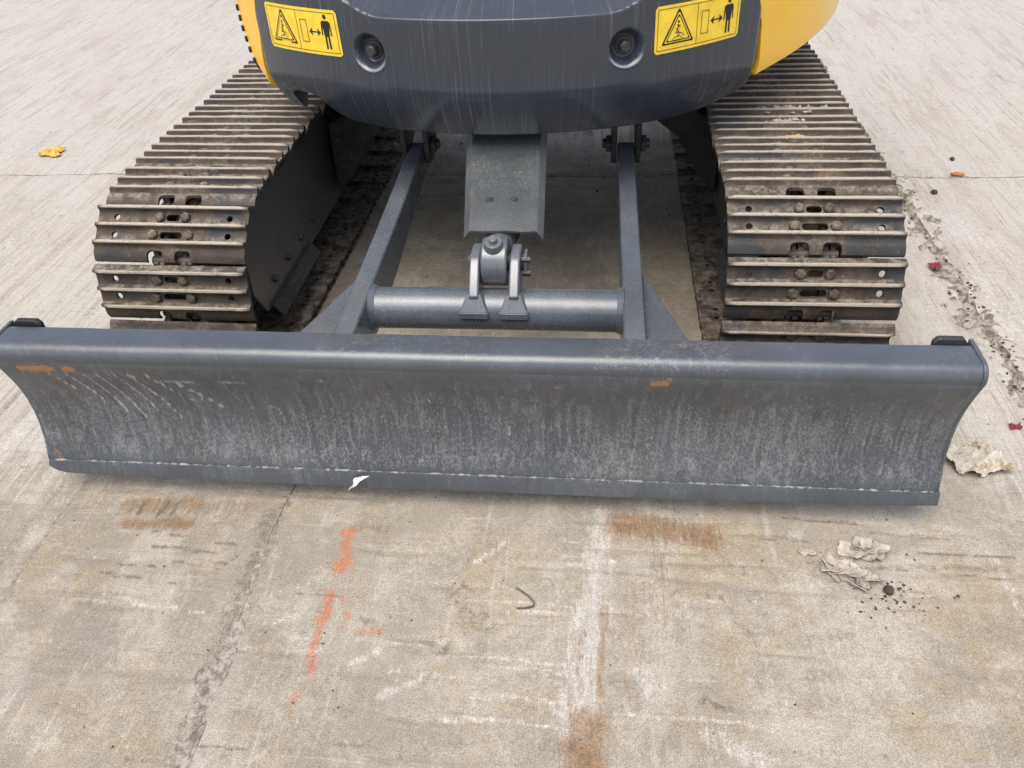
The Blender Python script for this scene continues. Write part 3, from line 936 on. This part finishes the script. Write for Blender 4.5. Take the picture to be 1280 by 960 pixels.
# welded collars where the tube meets the arms
for x, s in ((-.239, 1), (.339, -1)):
    mb = MB(); mb.cyl((x, YT, ZT), (x + s * .014, YT, ZT), RT + .008, 32, RT + .001)
    part(mb, 'weld_collar', M['frame'], FR)
# gussets
for s, xa in ((-1, -.287), (1, .386)):
    mb = MB()
    zt = .352
    poly = [(xa, .10), (xa + s * .115, .10), (xa + s * .095, .17), (xa + s * .022, .40), (xa, .46)]
    mb.prism(poly, 2, zt - .012, zt)
    part(mb, 'gusset', M['frame'], FR, bevel=.003)
# cylinder bracket plates on the tube, with flared feet
for x in (.006, .096):
    mb = MB(); w = .0115
    mb.prism([(.285, .375), (.276, .395), (.330, .455), (.345, .463), (.400, .463), (.415, .45), (.415, .40), (.355, .35)], 0, x - w, x + w)
    part(mb, 'bracket_plate', M['clean'], FR, bevel=.004)
    mb = MB()
    a = [(x - .030, .276, .352), (x + .030, .276, .352), (x + .030, .264, .370), (x - .030, .264, .370)]
    P = np.array([[(x - .030, .268, .345), (x - .034, .2655, .350), (x - .018, .2685, .392)], [(x + .030, .268, .345), (x + .034, .2655, .350), (x + .018, .2685, .392)]])
    mb.box((x - .032, .262, .346), (x + .032, .30, .362))
    mb.add([(x - .031, .2625, .3622), (x + .031, .2625, .3622), (x + .031, .30, .3622), (x - .031, .30, .3622), (x - .0155, .284, .396), (x + .0155, .284, .396), (x + .0155, .30, .396), (x - .0155, .30, .396)],
           [(0, 1, 5, 4), (1, 2, 6, 5), (2, 3, 7, 6), (3, 0, 4, 7), (4, 5, 6, 7), (3, 2, 1, 0)])
    part(mb, 'bracket_foot', M['clean'], FR, bevel=.0015)
# rod eye between the plates
PE = Vector((.048, .372, .432))
mb = MB(); mb.cyl(PE + Vector((-.028, 0, 0)), PE + Vector((.030, 0, 0)), .055, 40)
mb.cyl(PE + Vector((0, .03, -.006)), PE + Vector((0, .20, -.006)), .034, 28)
RE = part(mb, 'rod_eye', M['clean'], bevel=.004)
mb = MB(); d = Vector((0, -.35, .94)).normalized()
mb.cyl(PE + d * .05, PE + d * .068, .024, 24, .019); mb.cyl(PE + d * .068, PE + d * .078, .011, 16, .008)
part(mb, 'grease_boss', M['clean'], RE, bevel=.0015)
mb = MB(); mb.cyl((-.012, PE.y, PE.z), (.118, PE.y, PE.z), .021, 24)
part(mb, 'pivot_pin', M['bolt'], RE)
mb = MB(); mb.box((.114, .350, .405), (.121, .392, .455)); 
part(mb, 'pin_retainer', M['clean'], RE, bevel=.002)
for z in (.413, .447):
    mb = MB(); mb.cyl((.110, .356, z), (.129, .356, z), .008, 6)
    part(mb, 'retainer_bolt', M['bolt'], RE)
mb = MB(); mb.cyl((.048, .53, .420), (.048, 1.25, .535), .042, 28)
part(mb, 'blade_cylinder', M['black'], bevel=.004)
# guard plate over the cylinder, its long edges turned down
def gpt(u, v):
    """u across (-1..1), v along 0..1"""
    y = .452 + .80 * v; z = .468 + .205 * v
    hw = .094 + .026 * v
    x = .058 - .052 * v + max(-1, min(1, u)) * hw
    a = abs(u)
    if a > .84: z -= .13 * (a - .84); 
    return (x, y, z - .002 * math.sin(3 * u) ** 2)
us = np.linspace(-1, 1, 41); vs = np.linspace(0, 1, 40)
top = np.array([[gpt(u, v) for u in us] for v in vs])
bot = top + np.array([0, .002, -.006])
mb = MB(); mb.grid(top); mb.grid(bot, 0, True)
for a, b in ((top[0], bot[0]), (top[-1], bot[-1]), (top[:, 0], bot[:, 0]), (top[:, -1], bot[:, -1])): mb.grid(np.stack([a, b]))
GU = part(mb, 'cylinder_guard', M['guard'])
for x, y in ((.015, .56), (.075, .56), (.085, .82)):
    v = (y - .452) / .80; z = .468 + .205 * v
    mb = MB(); mb.cyl((x, y, z - .002), (x, y - .001, z + .004), .0095, 20, .008); mb.cyl((x, y - .001, z + .003), (x, y - .0015, z + .0065), .006, 6)
    part(mb, 'guard_bolt', M['guard'], GU)
# arm pivots under the body
for x in (-.262, .352):
    for s in (-1, 1):
        mb = MB(); xx = x + s * .034
        mb.prism([(1.02, .41), (1.03, .385), (1.09, .385), (1.12, .42), (1.30, .47), (1.30, .56), (1.04, .56), (1.02, .50)], 0, xx - .008, xx + .008)
        o = part(mb, 'pivot_bracket', M['black'], bevel=.003)
        mb = MB(); mb.cyl((xx + s * .0085, 1.055, .435), (xx + s * .024, 1.055, .435), .026, 6)
        mb.cyl((xx + s * .024, 1.055, .435), (xx + s * .034, 1.055, .435), .014, 12)
        part(mb, 'pivot_nut', M['bolt'], o, bevel=.002)

# ---------------------------------------------------------------- counterweight and body panels
YC, XC, RC = 1.66, .03, .98
def cpt(phi, z, off=0.0):
    """a point on the counterweight's skin, pushed outwards by off"""
    r = skin_r(phi, z) + off
    return (XC + r * math.sin(phi), YC - r * math.cos(phi), z)
DISH = ((-18.2, .793), (18.05, .795))
def ss(a, b, x):
    t = min(1, max(0, (x - a) / (b - a))); return t * t * (3 - 2 * t)
def ledge(d):
    return min(1.04, .874 + .055 * ss(15, 25, abs(d + .3)) ** 1.3 + .15 * ss(22, 27, abs(d + .3)))
def skin_r(phi, z, dish=True):
    d = math.degrees(phi)
    r = RC
    # foot rolls under
    b = max(0, (.715 - z) / .115); r -= .045 * b ** 1.8
    # recessed upper panel, bounded by a line that rises at the sides
    line = ledge(d)
    k = z - ledge((d * 84.0 / 84.8) if False else d)
    if k > -.004:
        e = min(1, (k + .004) / .010); r -= .006 * e * e * (3 - 2 * e)
        r -= 2.3 * min(max(0, k), .10) + .3 * max(0, k - .10)
    r -= max(0, z - .95) * .12
    # rounded vertical ends
    for s, ed in ((-1, -42.6), (1, 41.0)):
        w = (d - ed) * -s
        if w < 1.6: r -= .018 * (1 - max(0, w) / 1.6) ** 2
    if dish:
        for pd, zc in DISH:
            q = math.hypot(RC * R(d - pd), z - zc)
            if q < .046: r -= .026 * (1 - ss(.026, .044, q))
            if .042 < q < .050 and z < zc: r += .0012 * (1 - abs(q - .046) / .004)
    return r
def foot(d):
    """height of the counterweight's lower edge by azimuth in degrees"""
    K = [(-43.6, .640), (-43.2, .615), (-42.4, .598), (-41.0, .593), (-37.4, .600), (-37.0, .606), (-36.85, .640), (-36.2, .653), (-35, .660), (-31.5, .662), (-30, .659), (-29.2, .650), (-28.5, .628), (-27.6, .610), (-25.5, .594), (-20, .588),
         (0, .588), (20, .588), (29, .593), (33, .601), (36, .614), (38.5, .628), (40, .647), (41.2, .672), (42, .70)]
    return float(np.interp(d, [k[0] for k in K], [k[1] for k in K]))
def edge_l(z): return float(np.interp(z, [.59, .64, .704, .768, .872, .95, 1.2], [-42.4, -43.4, -43.2, -42.5, -40.6, -39, -36]))
def edge_r(z): return float(np.interp(z, [.60, .66, .693, .792, .851, .95, 1.2], [40.5, 41.3, 41.5, 40.8, 39.3, 37, 34]))
ds = np.linspace(0, 1, 420); ts = np.linspace(0, 1, 151)
G = np.zeros((len(ds), len(ts), 3)); Gi = np.zeros((len(ds), 3))
scuff_highlight = np.zeros((len(ds), len(ts)))
# columns concentrated on the notch by a plain even spread in azimuth
ZTOP = 1.08
for i, u in enumerate(ds):
    d0 = -43.3 + 84.8 * u
    zf = foot(d0)
    for j, t in enumerate(ts):
        zl = ledge(-43.0 + 84 * u)
        z = zf + (zl - .005 - zf) * (t / .72) if t < .72 else (zl - .005 + .012 * (t - .72) / .06 if t < .78 else zl + .007 + (ZTOP - zl - .007) * (t - .78) / .22)
        dl, dr = edge_l(z), edge_r(z)
        d = dl + (dr - dl) * u
        G[i, j] = cpt(R(d), z)
        for pd, zc in DISH:
            q = math.hypot(RC * R(d - pd), z - zc)
            if z < zc - .012: scuff_highlight[i, j] = max(scuff_highlight[i, j], .9 * (1 - min(1, abs(q - .0435) / .0035)) * ss(.012, .03, zc - z))  # highlight on each dish's lower rim, put into the colour
mb = MB(); mb.grid(G, 0, True)
# thickness: foot and ends return inwards, and a flat top
def inner(P, k, dz=0):
    Q = P.copy(); dx = P[:, 0] - XC; dy = P[:, 1] - YC; r = np.hypot(dx, dy)
    Q[:, 0] = XC + dx * (r - k) / r; Q[:, 1] = YC + dy * (r - k) / r; Q[:, 2] += dz
    return Q
r0 = G[:, 0]; kk = np.where(-43.3 + 84.8 * ds < -27.0, .020, .25)      # a thin shell at the hooked end
r1 = inner(r0, .006, -.003); r2 = inner(r0, .014, .0); r3 = inner(r0, kk, .01)
r3[:, 2] = r0[:, 2] + .035
mb.grid(np.stack([r0, r1, r2, r3]), 0, True)
for col, fl_ in ((G[0], 0), (G[-1], 0)):
    mb.grid(np.stack([col, inner(col, .006), inner(col, .05)]))
rt = G[:, -1]; mb.grid(np.stack([rt, inner(rt, .02, .012), inner(rt, .2, .02)]))
CW = part(mb, 'counterweight', M['cw'], ang=40, fixn=True)
at = CW.data.attributes.new('scuff_highlight', 'FLOAT', 'POINT')
val = np.zeros(len(CW.data.vertices), np.float32); val[:scuff_highlight.size] = scuff_highlight.reshape(-1)
at.data.foreach_set('value', val)
for pd, zc in DISH:
    p = Vector(cpt(R(pd), zc)); nrm = Vector((math.sin(R(pd)), -math.cos(R(pd)), 0))
    mb = MB(); mb.cyl(p - nrm * .003, p + nrm * .004, .023, 28, .021); mb.cyl(p + nrm * .004, p + nrm * .020, .0155, 6, .0145); mb.cyl(p + nrm * .020, p + nrm * .022, .0125, 16, .010)
    part(mb, 'counterweight_bolt', M['bolt'], CW, bevel=.001)

# warning stickers ------------------------------------------------
def stick(TL, TR, BR, BL):
    mb = MB()
    def S(u, v, off):
        """u 0..1 left to right, v 0..1 bottom to top"""
        d = (TL[0] * (1 - u) + TR[0] * u) * v + (BL[0] * (1 - u) + BR[0] * u) * (1 - v)
        z = (TL[1] * (1 - u) + TR[1] * u) * v + (BL[1] * (1 - u) + BR[1] * u) * (1 - v)
        return cpt2(R(d), z, off)
    def cpt2(phi, z, off):
        r = skin_r(phi, z, False) + off
        return (XC + r * math.sin(phi), YC - r * math.cos(phi), z)
    AS = 2.42       # width over height
    # rounded yellow ground
    n, m = 40, 16
    rr = .06
    P = np.zeros((n, m, 3))
    for i in range(n):
        for j in range(m):
            u = i / (n - 1); v = j / (m - 1)
            uu = u * AS
            e = min(uu, AS - uu)
            ins = rr - math.sqrt(max(0, rr * rr - (rr - e) ** 2)) if e < rr else 0
            vv = ins + v * (1 - 2 * ins)
            P[i, j] = S(u, vv, .0012)
    mb.grid(P, 0, True)
    def poly(pts, off=.0020, mi=1):
        V = [S(x / AS, y, off) for x, y in pts]
        mb.add(V, [tuple(range(len(V)))], mi)
    def seg(a, b, w, off=.0020, mi=1):
        ax, ay = a; bx, by = b; L = math.hypot(bx - ax, by - ay) or 1e-6
        k = max(1, int(L / .2))
        nx, ny = -(by - ay) / L * w / 2, (bx - ax) / L * w / 2
        for q in range(k):
            t0, t1 = q / k, (q + 1) / k
            p = (ax + (bx - ax) * t0, ay + (by - ay) * t0); r_ = (ax + (bx - ax) * t1, ay + (by - ay) * t1)
            poly([(p[0] + nx, p[1] + ny), (p[0] - nx, p[1] - ny), (r_[0] - nx, r_[1] - ny), (r_[0] + nx, r_[1] + ny)], off, mi)
    def loop(pts, w, off=.0020):
        for a, b in zip(pts, pts[1:] + pts[:1]): seg(a, b, w, off)
    # frame line and divider
    loop([(.07, .07), (AS - .07, .07), (AS - .07, .93), (.07, .93)], .012)
    seg((1.14, .07), (1.14, .93), .012)
    # warning triangle, double outline
    def tri(cx, cy, r_, off, mi):
        pts = []
        for k in range(3):
            a0 = math.pi / 2 + k * 2 * math.pi / 3
            c = (cx + r_ * math.cos(a0) * 1.02, cy + r_ * math.sin(a0))
            for da in (-.55, 0, .55):
                pts.append((c[0] + .035 * math.cos(a0 + da), c[1] + .035 * math.sin(a0 + da)))
        poly(pts, off, mi)
    tri(.62, .42, .44, .0020, 1); tri(.62, .42, .365, .0024, 0); tri(.62, .42, .32, .0028, 1); tri(.62, .42, .275, .0032, 0)
    o = .0037
    for a, b, w in (((.58, .58), (.63, .54), .03), ((.60, .55), (.60, .46), .022), ((.60, .46), (.54, .40), .02), ((.60, .46), (.64, .38), .02), ((.54, .40), (.70, .39), .014), ((.60, .52), (.67, .55), .016), ((.60, .50), (.54, .47), .016),
                    ((.64, .38), (.60, .31), .018), ((.50, .30), (.62, .34), .014), ((.50, .25), (.72, .25), .014), ((.70, .39), (.78, .32), .012), ((.48, .30), (.48, .24), .014), ((.62, .34), (.76, .26), .012)):
        seg(a, b, w, o)
    poly([(.61 + .028 * math.cos(k), .63 + .028 * math.sin(k)) for k in np.linspace(0, 6.28, 11)[:-1]], o)
    # machine block, double arrow, man
    loop([(1.26, .26), (1.46, .26), (1.46, .74), (1.26, .74)], .014)
    y = .50
    seg((1.58, y), (1.82, y), .030)
    poly([(1.52, y), (1.62, y + .085), (1.62, y + .035), (1.58, y), (1.62, y - .035), (1.62, y - .085)])
    poly([(1.88, y), (1.78, y - .085), (1.78, y - .035), (1.82, y), (1.78, y + .035), (1.78, y + .085)])
    mx = 2.06
    poly([(mx + .050 * math.cos(k), .865 - .02 + .055 * math.sin(k)) for k in np.linspace(0, 6.28, 15)[:-1]])
    poly([(mx - .10, .76), (mx + .10, .76), (mx + .115, .72), (mx + .07, .42), (mx - .07, .42), (mx - .115, .72)])
    seg((mx - .118, .73), (mx - .135, .44), .034); seg((mx + .118, .73), (mx + .135, .44), .034)
    seg((mx - .042, .44), (mx - .05, .15), .052); seg((mx + .042, .44), (mx + .05, .15), .052)
    o_ = part(mb, 'warning_sticker', [M['sticker'], M['ink']], CW, fixn=False)
    o_.data.flip_normals() if False else None
    return o_
s1 = stick((-37.82, .876), (-22.92, .881), (-22.70, .775), (-37.92, .768))
s1['label'] = 'yellow warning sticker with crush triangle, on the left end of the counterweight'
s2 = stick((21.92, .876), (35.45, .884), (35.56, .781), (22.02, .770))
s2['label'] = 'yellow warning sticker with crush triangle, on the right end of the counterweight'

# yellow side panels
def panel(d0, d1, foot_f, name, flip, inset=.010):
    n, m = 60, 50
    P = np.zeros((n, m, 3))
    for i in range(n):
        for j in range(m):
            v = j / (m - 1)
            zf = foot_f(0) if False else None
            z0 = foot_f(i / (n - 1))
            z = z0 + (1.16 - z0) * v
            a = d0(z) + (d1(z) - d0(z)) * i / (n - 1)
            r = RC - inset - .05 * max(0, (.72 - z) / .1) ** 2 * .3 - max(0, z - .95) ** 2 * .6
            P[i, j] = (XC + r * math.sin(R(a)), YC - r * math.cos(R(a)), z)
    mb = MB(); mb.grid(P, 0, True)
    b = P[:, 0]; mb.grid(np.stack([b, inner(b, .012, -.004), inner(b, .05, 0), inner(b, .3, .02)]))
    for e in (P[0], P[-1]): mb.grid(np.stack([e, inner(e, .03), inner(e, .12)]))
    t = P[:, -1]; mb.grid(np.stack([t, inner(t, .03, .02), inner(t, .5, .05)]))
    return part(mb, name, M['yellow'], ang=40)
pR = panel(lambda z: edge_r(z) + .25, lambda z: 108.0, lambda u: .664 + .11 * u ** .8, 'side_panel', False)
pL = panel(lambda z: float(np.interp(z, [.64, .667, .712, .78, .851, 1.2], [-44.0, -44.7, -47.0, -48.4, -48.9, -49.5])), lambda z: edge_l(z) - .2, lambda u: .672 - .03 * u, 'side_panel', True)
# toothed rubber seal down the free edge of the near-left panel
for k in range(11):
    z = .70 + k * .026
    a = float(np.interp(z, [.64, .667, .712, .78, .851, 1.2], [-44.0, -44.7, -47.0, -48.4, -48.9, -49.5])) - .12
    r = RC - .013
    p = Vector((XC + r * math.sin(R(a)), YC - r * math.cos(R(a)), z)); 
    mb = MB(); mtx = Matrix.Translation(p) @ Matrix.Rotation(R(a), 4, 'Z')
    mb.box((-.006, -.008, -.0075), (.004, .03, .0075), 0, mtx)
    part(mb, 'seal_tooth', M['rubber'], pL, bevel=.0015)
# rear-left body side running back from the panel, and the engine hood
mb = MB()
mb.box((-.69, 1.02, .665), (-.60, 2.5, 1.10))
part(mb, 'body_side', M['black'], bevel=.01)
mb = MB()
poly = [(XC + .62 * math.sin(R(a)), YC - .62 * math.cos(R(a))) for a in range(-75, 110, 6)]
poly = [(max(-.64, x), y) for x, y in poly] + [(.6, 2.5), (-.60, 2.5)]
mb.prism(poly, 2, 1.09, 1.24)
part(mb, 'engine_hood', M['yellow'], bevel=.03)
mb = MB()
poly = [(XC + .86 * math.sin(R(a)), YC - .86 * math.cos(R(a))) for a in range(-44, 100, 6)] + [(.62, 2.4), (-.62, 2.4)]
mb.prism(poly, 2, .690, .72)
mb.prism([(XC + .66 * math.sin(R(a)), YC - .66 * math.cos(R(a))) for a in range(-44, 100, 6)] + [(.62, 2.4), (-.62, 2.4)], 2, .721, 1.085)
part(mb, 'swing_deck', M['black'])

# ================================================================== LOOSE THINGS ON THE CONCRETE
def crumple(name, cx, cy, lx, ly, h, seed, mat, label, cat, z=0.0, n=34, rot=0.0, group=None, curl=.0):
    u = np.linspace(-1, 1, n); U, Vv = np.meshgrid(u, u, indexing='ij')
    ang = np.arctan2(Vv, U); rad = np.maximum(np.abs(U), np.abs(Vv))
    k = .72 + .45 * fbm(np.cos(ang) * 1.8 + seed, np.sin(ang) * 1.8 + 3, seed, 3)
    X = U * lx * k + (fbm(U * 3 + seed, Vv * 3, seed + 1, 3) - .5) * lx * .35
    Y = Vv * ly * k + (fbm(U * 3, Vv * 3 + seed, seed + 2, 3) - .5) * ly * .35
    rdg = np.abs(fbm(U * 2.1 + seed, Vv * 2.1, seed + 3, 4) - .5) * 2
    rdg2 = np.abs(fbm(U * 5 + seed, Vv * 5, seed + 4, 3) - .5) * 2
    Z = h * (1.5 * rdg + .8 * rdg2) + curl * rad ** 2
    Z -= Z.min()
    c, s = math.cos(rot), math.sin(rot)
    mb = MB().grid(np.dstack([c * X - s * Y, s * X + c * Y, Z + .002]), 0, True)
    o = mb.obj(name, mat, None, (cx, cy, z), 25, 0, False)
    m = o.modifiers.new('thickness', 'SOLIDIFY'); m.thickness = .0012; m.offset = 1
    return setp(o, label, cat, group)
def paper_mat(name, a, b, stain):
    t = Nt(name)
    c = t.mix(t.step(t.noise(40, t.obj, 4, .7), .35, .65), a, b)
    c = t.mix(t.step(t.noise(22, t.obj, 4, .7), .56, .66, 0, .75), c, stain)
    return t.out(c, .85, 0, t.bump(t.noise(160, t.obj, 3), .002), .2)
M['paper'] = paper_mat('stained paper', (.42, .375, .31), (.60, .56, .49), (.33, .23, .12))
M['flake'] = paper_mat('grey flake', (.36, .315, .262), (.54, .49, .43), (.16, .135, .11))
M['scrap'] = plain('white paper', (.75, .75, .75), .8, 0, .06)
M['leaf'] = plain('yellow leaf', (.62, .42, .08), .7, 0, .3, 60)
M['red'] = plain('red scrap', (.28, .04, .05), .7, 0, .3, 90)
M['pebble'] = plain('dark pebble', (.055, .045, .036), .9, 0, .4, 80)
M['wire'] = plain('rusty wire', (.14, .115, .085), .7, .2, .4, 200)
crumple('crumpled_paper', 1.160, .222, .066, .052, .020, 5, M['paper'], 'crumpled stained paper lying by the right end of the dozer blade', 'paper', rot=.2)
def shards(cx, cy, L, W, rot, n, seed, label):
    """a brittle curled flake that has broken into overlapping shards"""
    r = random.Random(seed); mb = MB()
    for k in range(n):
        lx, ly = L * r.uniform(.22, .42), W * r.uniform(.4, .8)
        ox, oy = L * r.uniform(-.75, .75), W * r.uniform(-.6, .6)
        a = r.uniform(-.9, .9) + rot
        tilt, roll, cv = r.uniform(-.5, .5), r.uniform(-.4, .4), r.uniform(.15, .6)
        u = np.linspace(-1, 1, 11); U, Vv = np.meshgrid(u, u, indexing='ij')
        th = np.arctan2(Vv, U); kk = .65 + .6 * fbm(np.cos(th) * 2 + k + seed, np.sin(th) * 2, seed + k, 3)
        X = U * lx * kk; Y = Vv * ly * kk
        Z = cv * ly * Vv ** 2 + tilt * X + roll * Y + .004 * fbm(U * 3 + k, Vv * 3, seed + k, 3)
        Z = Z - Z.min() + .0015
        wx = math.cos(a) * X - math.sin(a) * Y + math.cos(rot) * ox - math.sin(rot) * oy
        wy = math.sin(a) * X + math.cos(a) * Y + math.sin(rot) * ox + math.cos(rot) * oy
        mb.grid(np.dstack([wx, wy, Z]), 0, True)
    o = mb.obj('curled_flake', M['flake'], None, (cx, cy, 0), 25, 0, False)
    m = o.modifiers.new('thickness', 'SOLIDIFY'); m.thickness = .0014; m.offset = 1
    setp(o, label, 'flake', 'flakes in front of the blade')
shards(.850, -.066, .062, .024, .15, 11, 12, 'thin broken tan flake nearest to the blade, in front of its right half')
shards(.808, -.133, .062, .026, -.55, 13, 19, 'long grey curled flake with dark folds, the one farthest from the blade')
shards(.728, -.073, .020, .012, .2, 4, 23, 'smallest grey flake, alone to the left of the two big flakes')
crumple('dry_leaf', -2.150, 2.03, .050, .040, .014, 31, M['leaf'], 'dry yellow leaf lying on the pale concrete beyond the cross joint', 'leaf')
crumple('dry_leaf', .781, .872, .022, .010, .006, 33, M['leaf'], 'small yellow leaf lying on top of the right track', 'leaf', z=.518)
def crumbs(cx, cy, sx, sy, n, label):
    mb = MB()
    for k in range(n):
        x, y = random.gauss(0, sx), random.gauss(0, sy)
        r = random.uniform(.003, .010)
        a = [Vector((1, 0, 0)), Vector((-1, 0, 0)), Vector((0, 1, 0)), Vector((0, -1, 0)), Vector((0, 0, .8)), Vector((0, 0, -.6))]
        vs = [Vector((x, y, r * .4)) + p * r * random.uniform(.5, 1.25) for p in a]
        mb.add(vs, [(0, 2, 4), (2, 1, 4), (1, 3, 4), (3, 0, 4), (2, 0, 5), (1, 2, 5), (3, 1, 5), (0, 3, 5)])
    setp(mb.obj('mud_crumbs', M['flake'], None, (cx, cy, .515), 20), label, 'mud')
crumbs(.800, 1.094, .040, .014, 60, 'pale crumbs of mud on the right track, farther of the two heaps below the yellow panel')
crumbs(.786, 1.002, .026, .010, 34, 'small pale heap of mud crumbs on the right track, just behind the yellow leaf')
crumple('red_scrap', 1.336, 1.112, .017, .016, .008, 41, M['red'], 'dark red scrap lying in the broken joint', 'scrap', z=.004)
crumple('red_scrap', 1.298, .348, .014, .009, .006, 43, M['red'], 'small dark red scrap on the concrete beyond the crumpled paper', 'scrap')
crumple('rust_chip', 1.625, 1.813, .025, .010, .006, 45, plain('rust orange', (.50, .20, .08), .8), 'orange chip lying in the cross joint at the right', 'chip', z=.0)
# paper scrap hanging over the cutting edge
n = 12
u = np.linspace(0, 1, n); w = np.linspace(-1, 1, 7)
P = np.zeros((n, 7, 3))
for i in range(n):
    for j in range(7):
        wd = (.004 + .011 * u[i]) * (1 + .25 * math.sin(9 * u[i] + j))
        P[i, j] = (-.262 + .034 * u[i] + w[j] * wd, .0025 - .002 * math.sin(5 * u[i]) - .002 * abs(w[j]), .056 + .040 * u[i] + .004 * w[j])
o = MB().grid(P, 0, True).obj('paper_scrap', M['scrap'], None, None, 30, 0, False)
o.modifiers.new('thickness', 'SOLIDIFY').thickness = .0008
setp(o, 'torn white paper scrap stuck to the lower edge of the dozer blade', 'paper')
# bent wire
def tube(pts, r, n=8):
    mb = MB(); ring = []
    pts = [Vector(p) for p in pts]
    for i, p in enumerate(pts):
        d = (pts[min(i + 1, len(pts) - 1)] - pts[max(i - 1, 0)]).normalized()
        a = d.cross(Vector((0, 0, 1))).normalized(); b = a.cross(d)
        ring.append([tuple(p + (a * math.cos(t) + b * math.sin(t)) * r) for t in np.linspace(0, 2 * math.pi, n + 1)])
    return mb.grid(np.array(ring))
wp = [(.131, -.206, .004), (.143, -.214, .004), (.158, -.226, .005), (.167, -.236, .005), (.171, -.243, .005), (.168, -.250, .005), (.155, -.2535, .004), (.137, -.256, .004)]
o = tube(wp, .0019).obj('bent_wire', M['wire'], None, None, 60)
setp(o, 'short bent piece of rusty wire lying on the concrete in front of the blade', 'wire')
def pebble(x, y, r, seed, label):
    bm = bmesh.new(); bmesh.ops.create_icosphere(bm, subdivisions=2, radius=r)
    rr = random.Random(seed)
    for v in bm.verts:
        k = .75 + .5 * float(fbm(np.array([v.co.x / r * 1.3 + seed]), np.array([v.co.y / r * 1.3 + v.co.z / r]), seed, 2)[0])
        v.co *= k; v.co.z *= .7
    me = bpy.data.meshes.new('pebble'); bm.to_mesh(me); bm.free(); smooth(me, 40)
    o = link('pebble', me, None, (x, y, r * .5), M['pebble'])
    return setp(o, label, 'pebble', 'dark pebbles on the concrete')
pebble(.872, -.166, .011, 1, 'dark brown clod just to the right of the long curled flake')
pebble(1.494, 1.652, .013, 2, 'round dark pebble on the white concrete right of the broken joint')
pebble(1.651, 1.954, .010, 3, 'dark pebble beyond the cross joint, to the right of the right track')
# grit: too much of it to count
gb = MB()
def bit(x, y, r, z=0.0):
    vs = [Vector((random.gauss(0, 1), random.gauss(0, 1), random.gauss(0, .7))).normalized() * r * random.uniform(.6, 1.1) for _ in range(6)]
    a = [Vector((1, 0, 0)), Vector((-1, 0, 0)), Vector((0, 1, 0)), Vector((0, -1, 0)), Vector((0, 0, .7)), Vector((0, 0, -.5))]
    vs = [Vector((x, y, z + r * .3)) + p * r * random.uniform(.55, 1.2) for p in a]
    gb.add(vs, [(0, 2, 4), (2, 1, 4), (1, 3, 4), (3, 0, 4), (2, 0, 5), (1, 2, 5), (3, 1, 5), (0, 3, 5)], random.choice([0, 0, 1]))
for k in range(420): bit(random.uniform(-1.6, 1.8), random.uniform(-.62, 1.5), random.uniform(.0012, .0032))
for k in range(70): bit(random.gauss(.87, .05), random.gauss(-.19, .03), random.uniform(.0015, .005))
for k in range(40): bit(random.gauss(.83, .06), random.gauss(-.08, .03), random.uniform(.0015, .004))
for k in range(160): bit(1.378 + random.gauss(0, .028), random.uniform(.3, 1.8), random.uniform(.002, .008), -.004)
for k in range(60): bit(random.uniform(-.5, .7), random.uniform(1.3, 2.3), random.uniform(.002, .007))
setp(gb.obj('grit', [M['pebble'], M['filler']], None, None, 30), 'loose grit and small crumbs scattered over the concrete yard', 'grit', None, 'stuff')
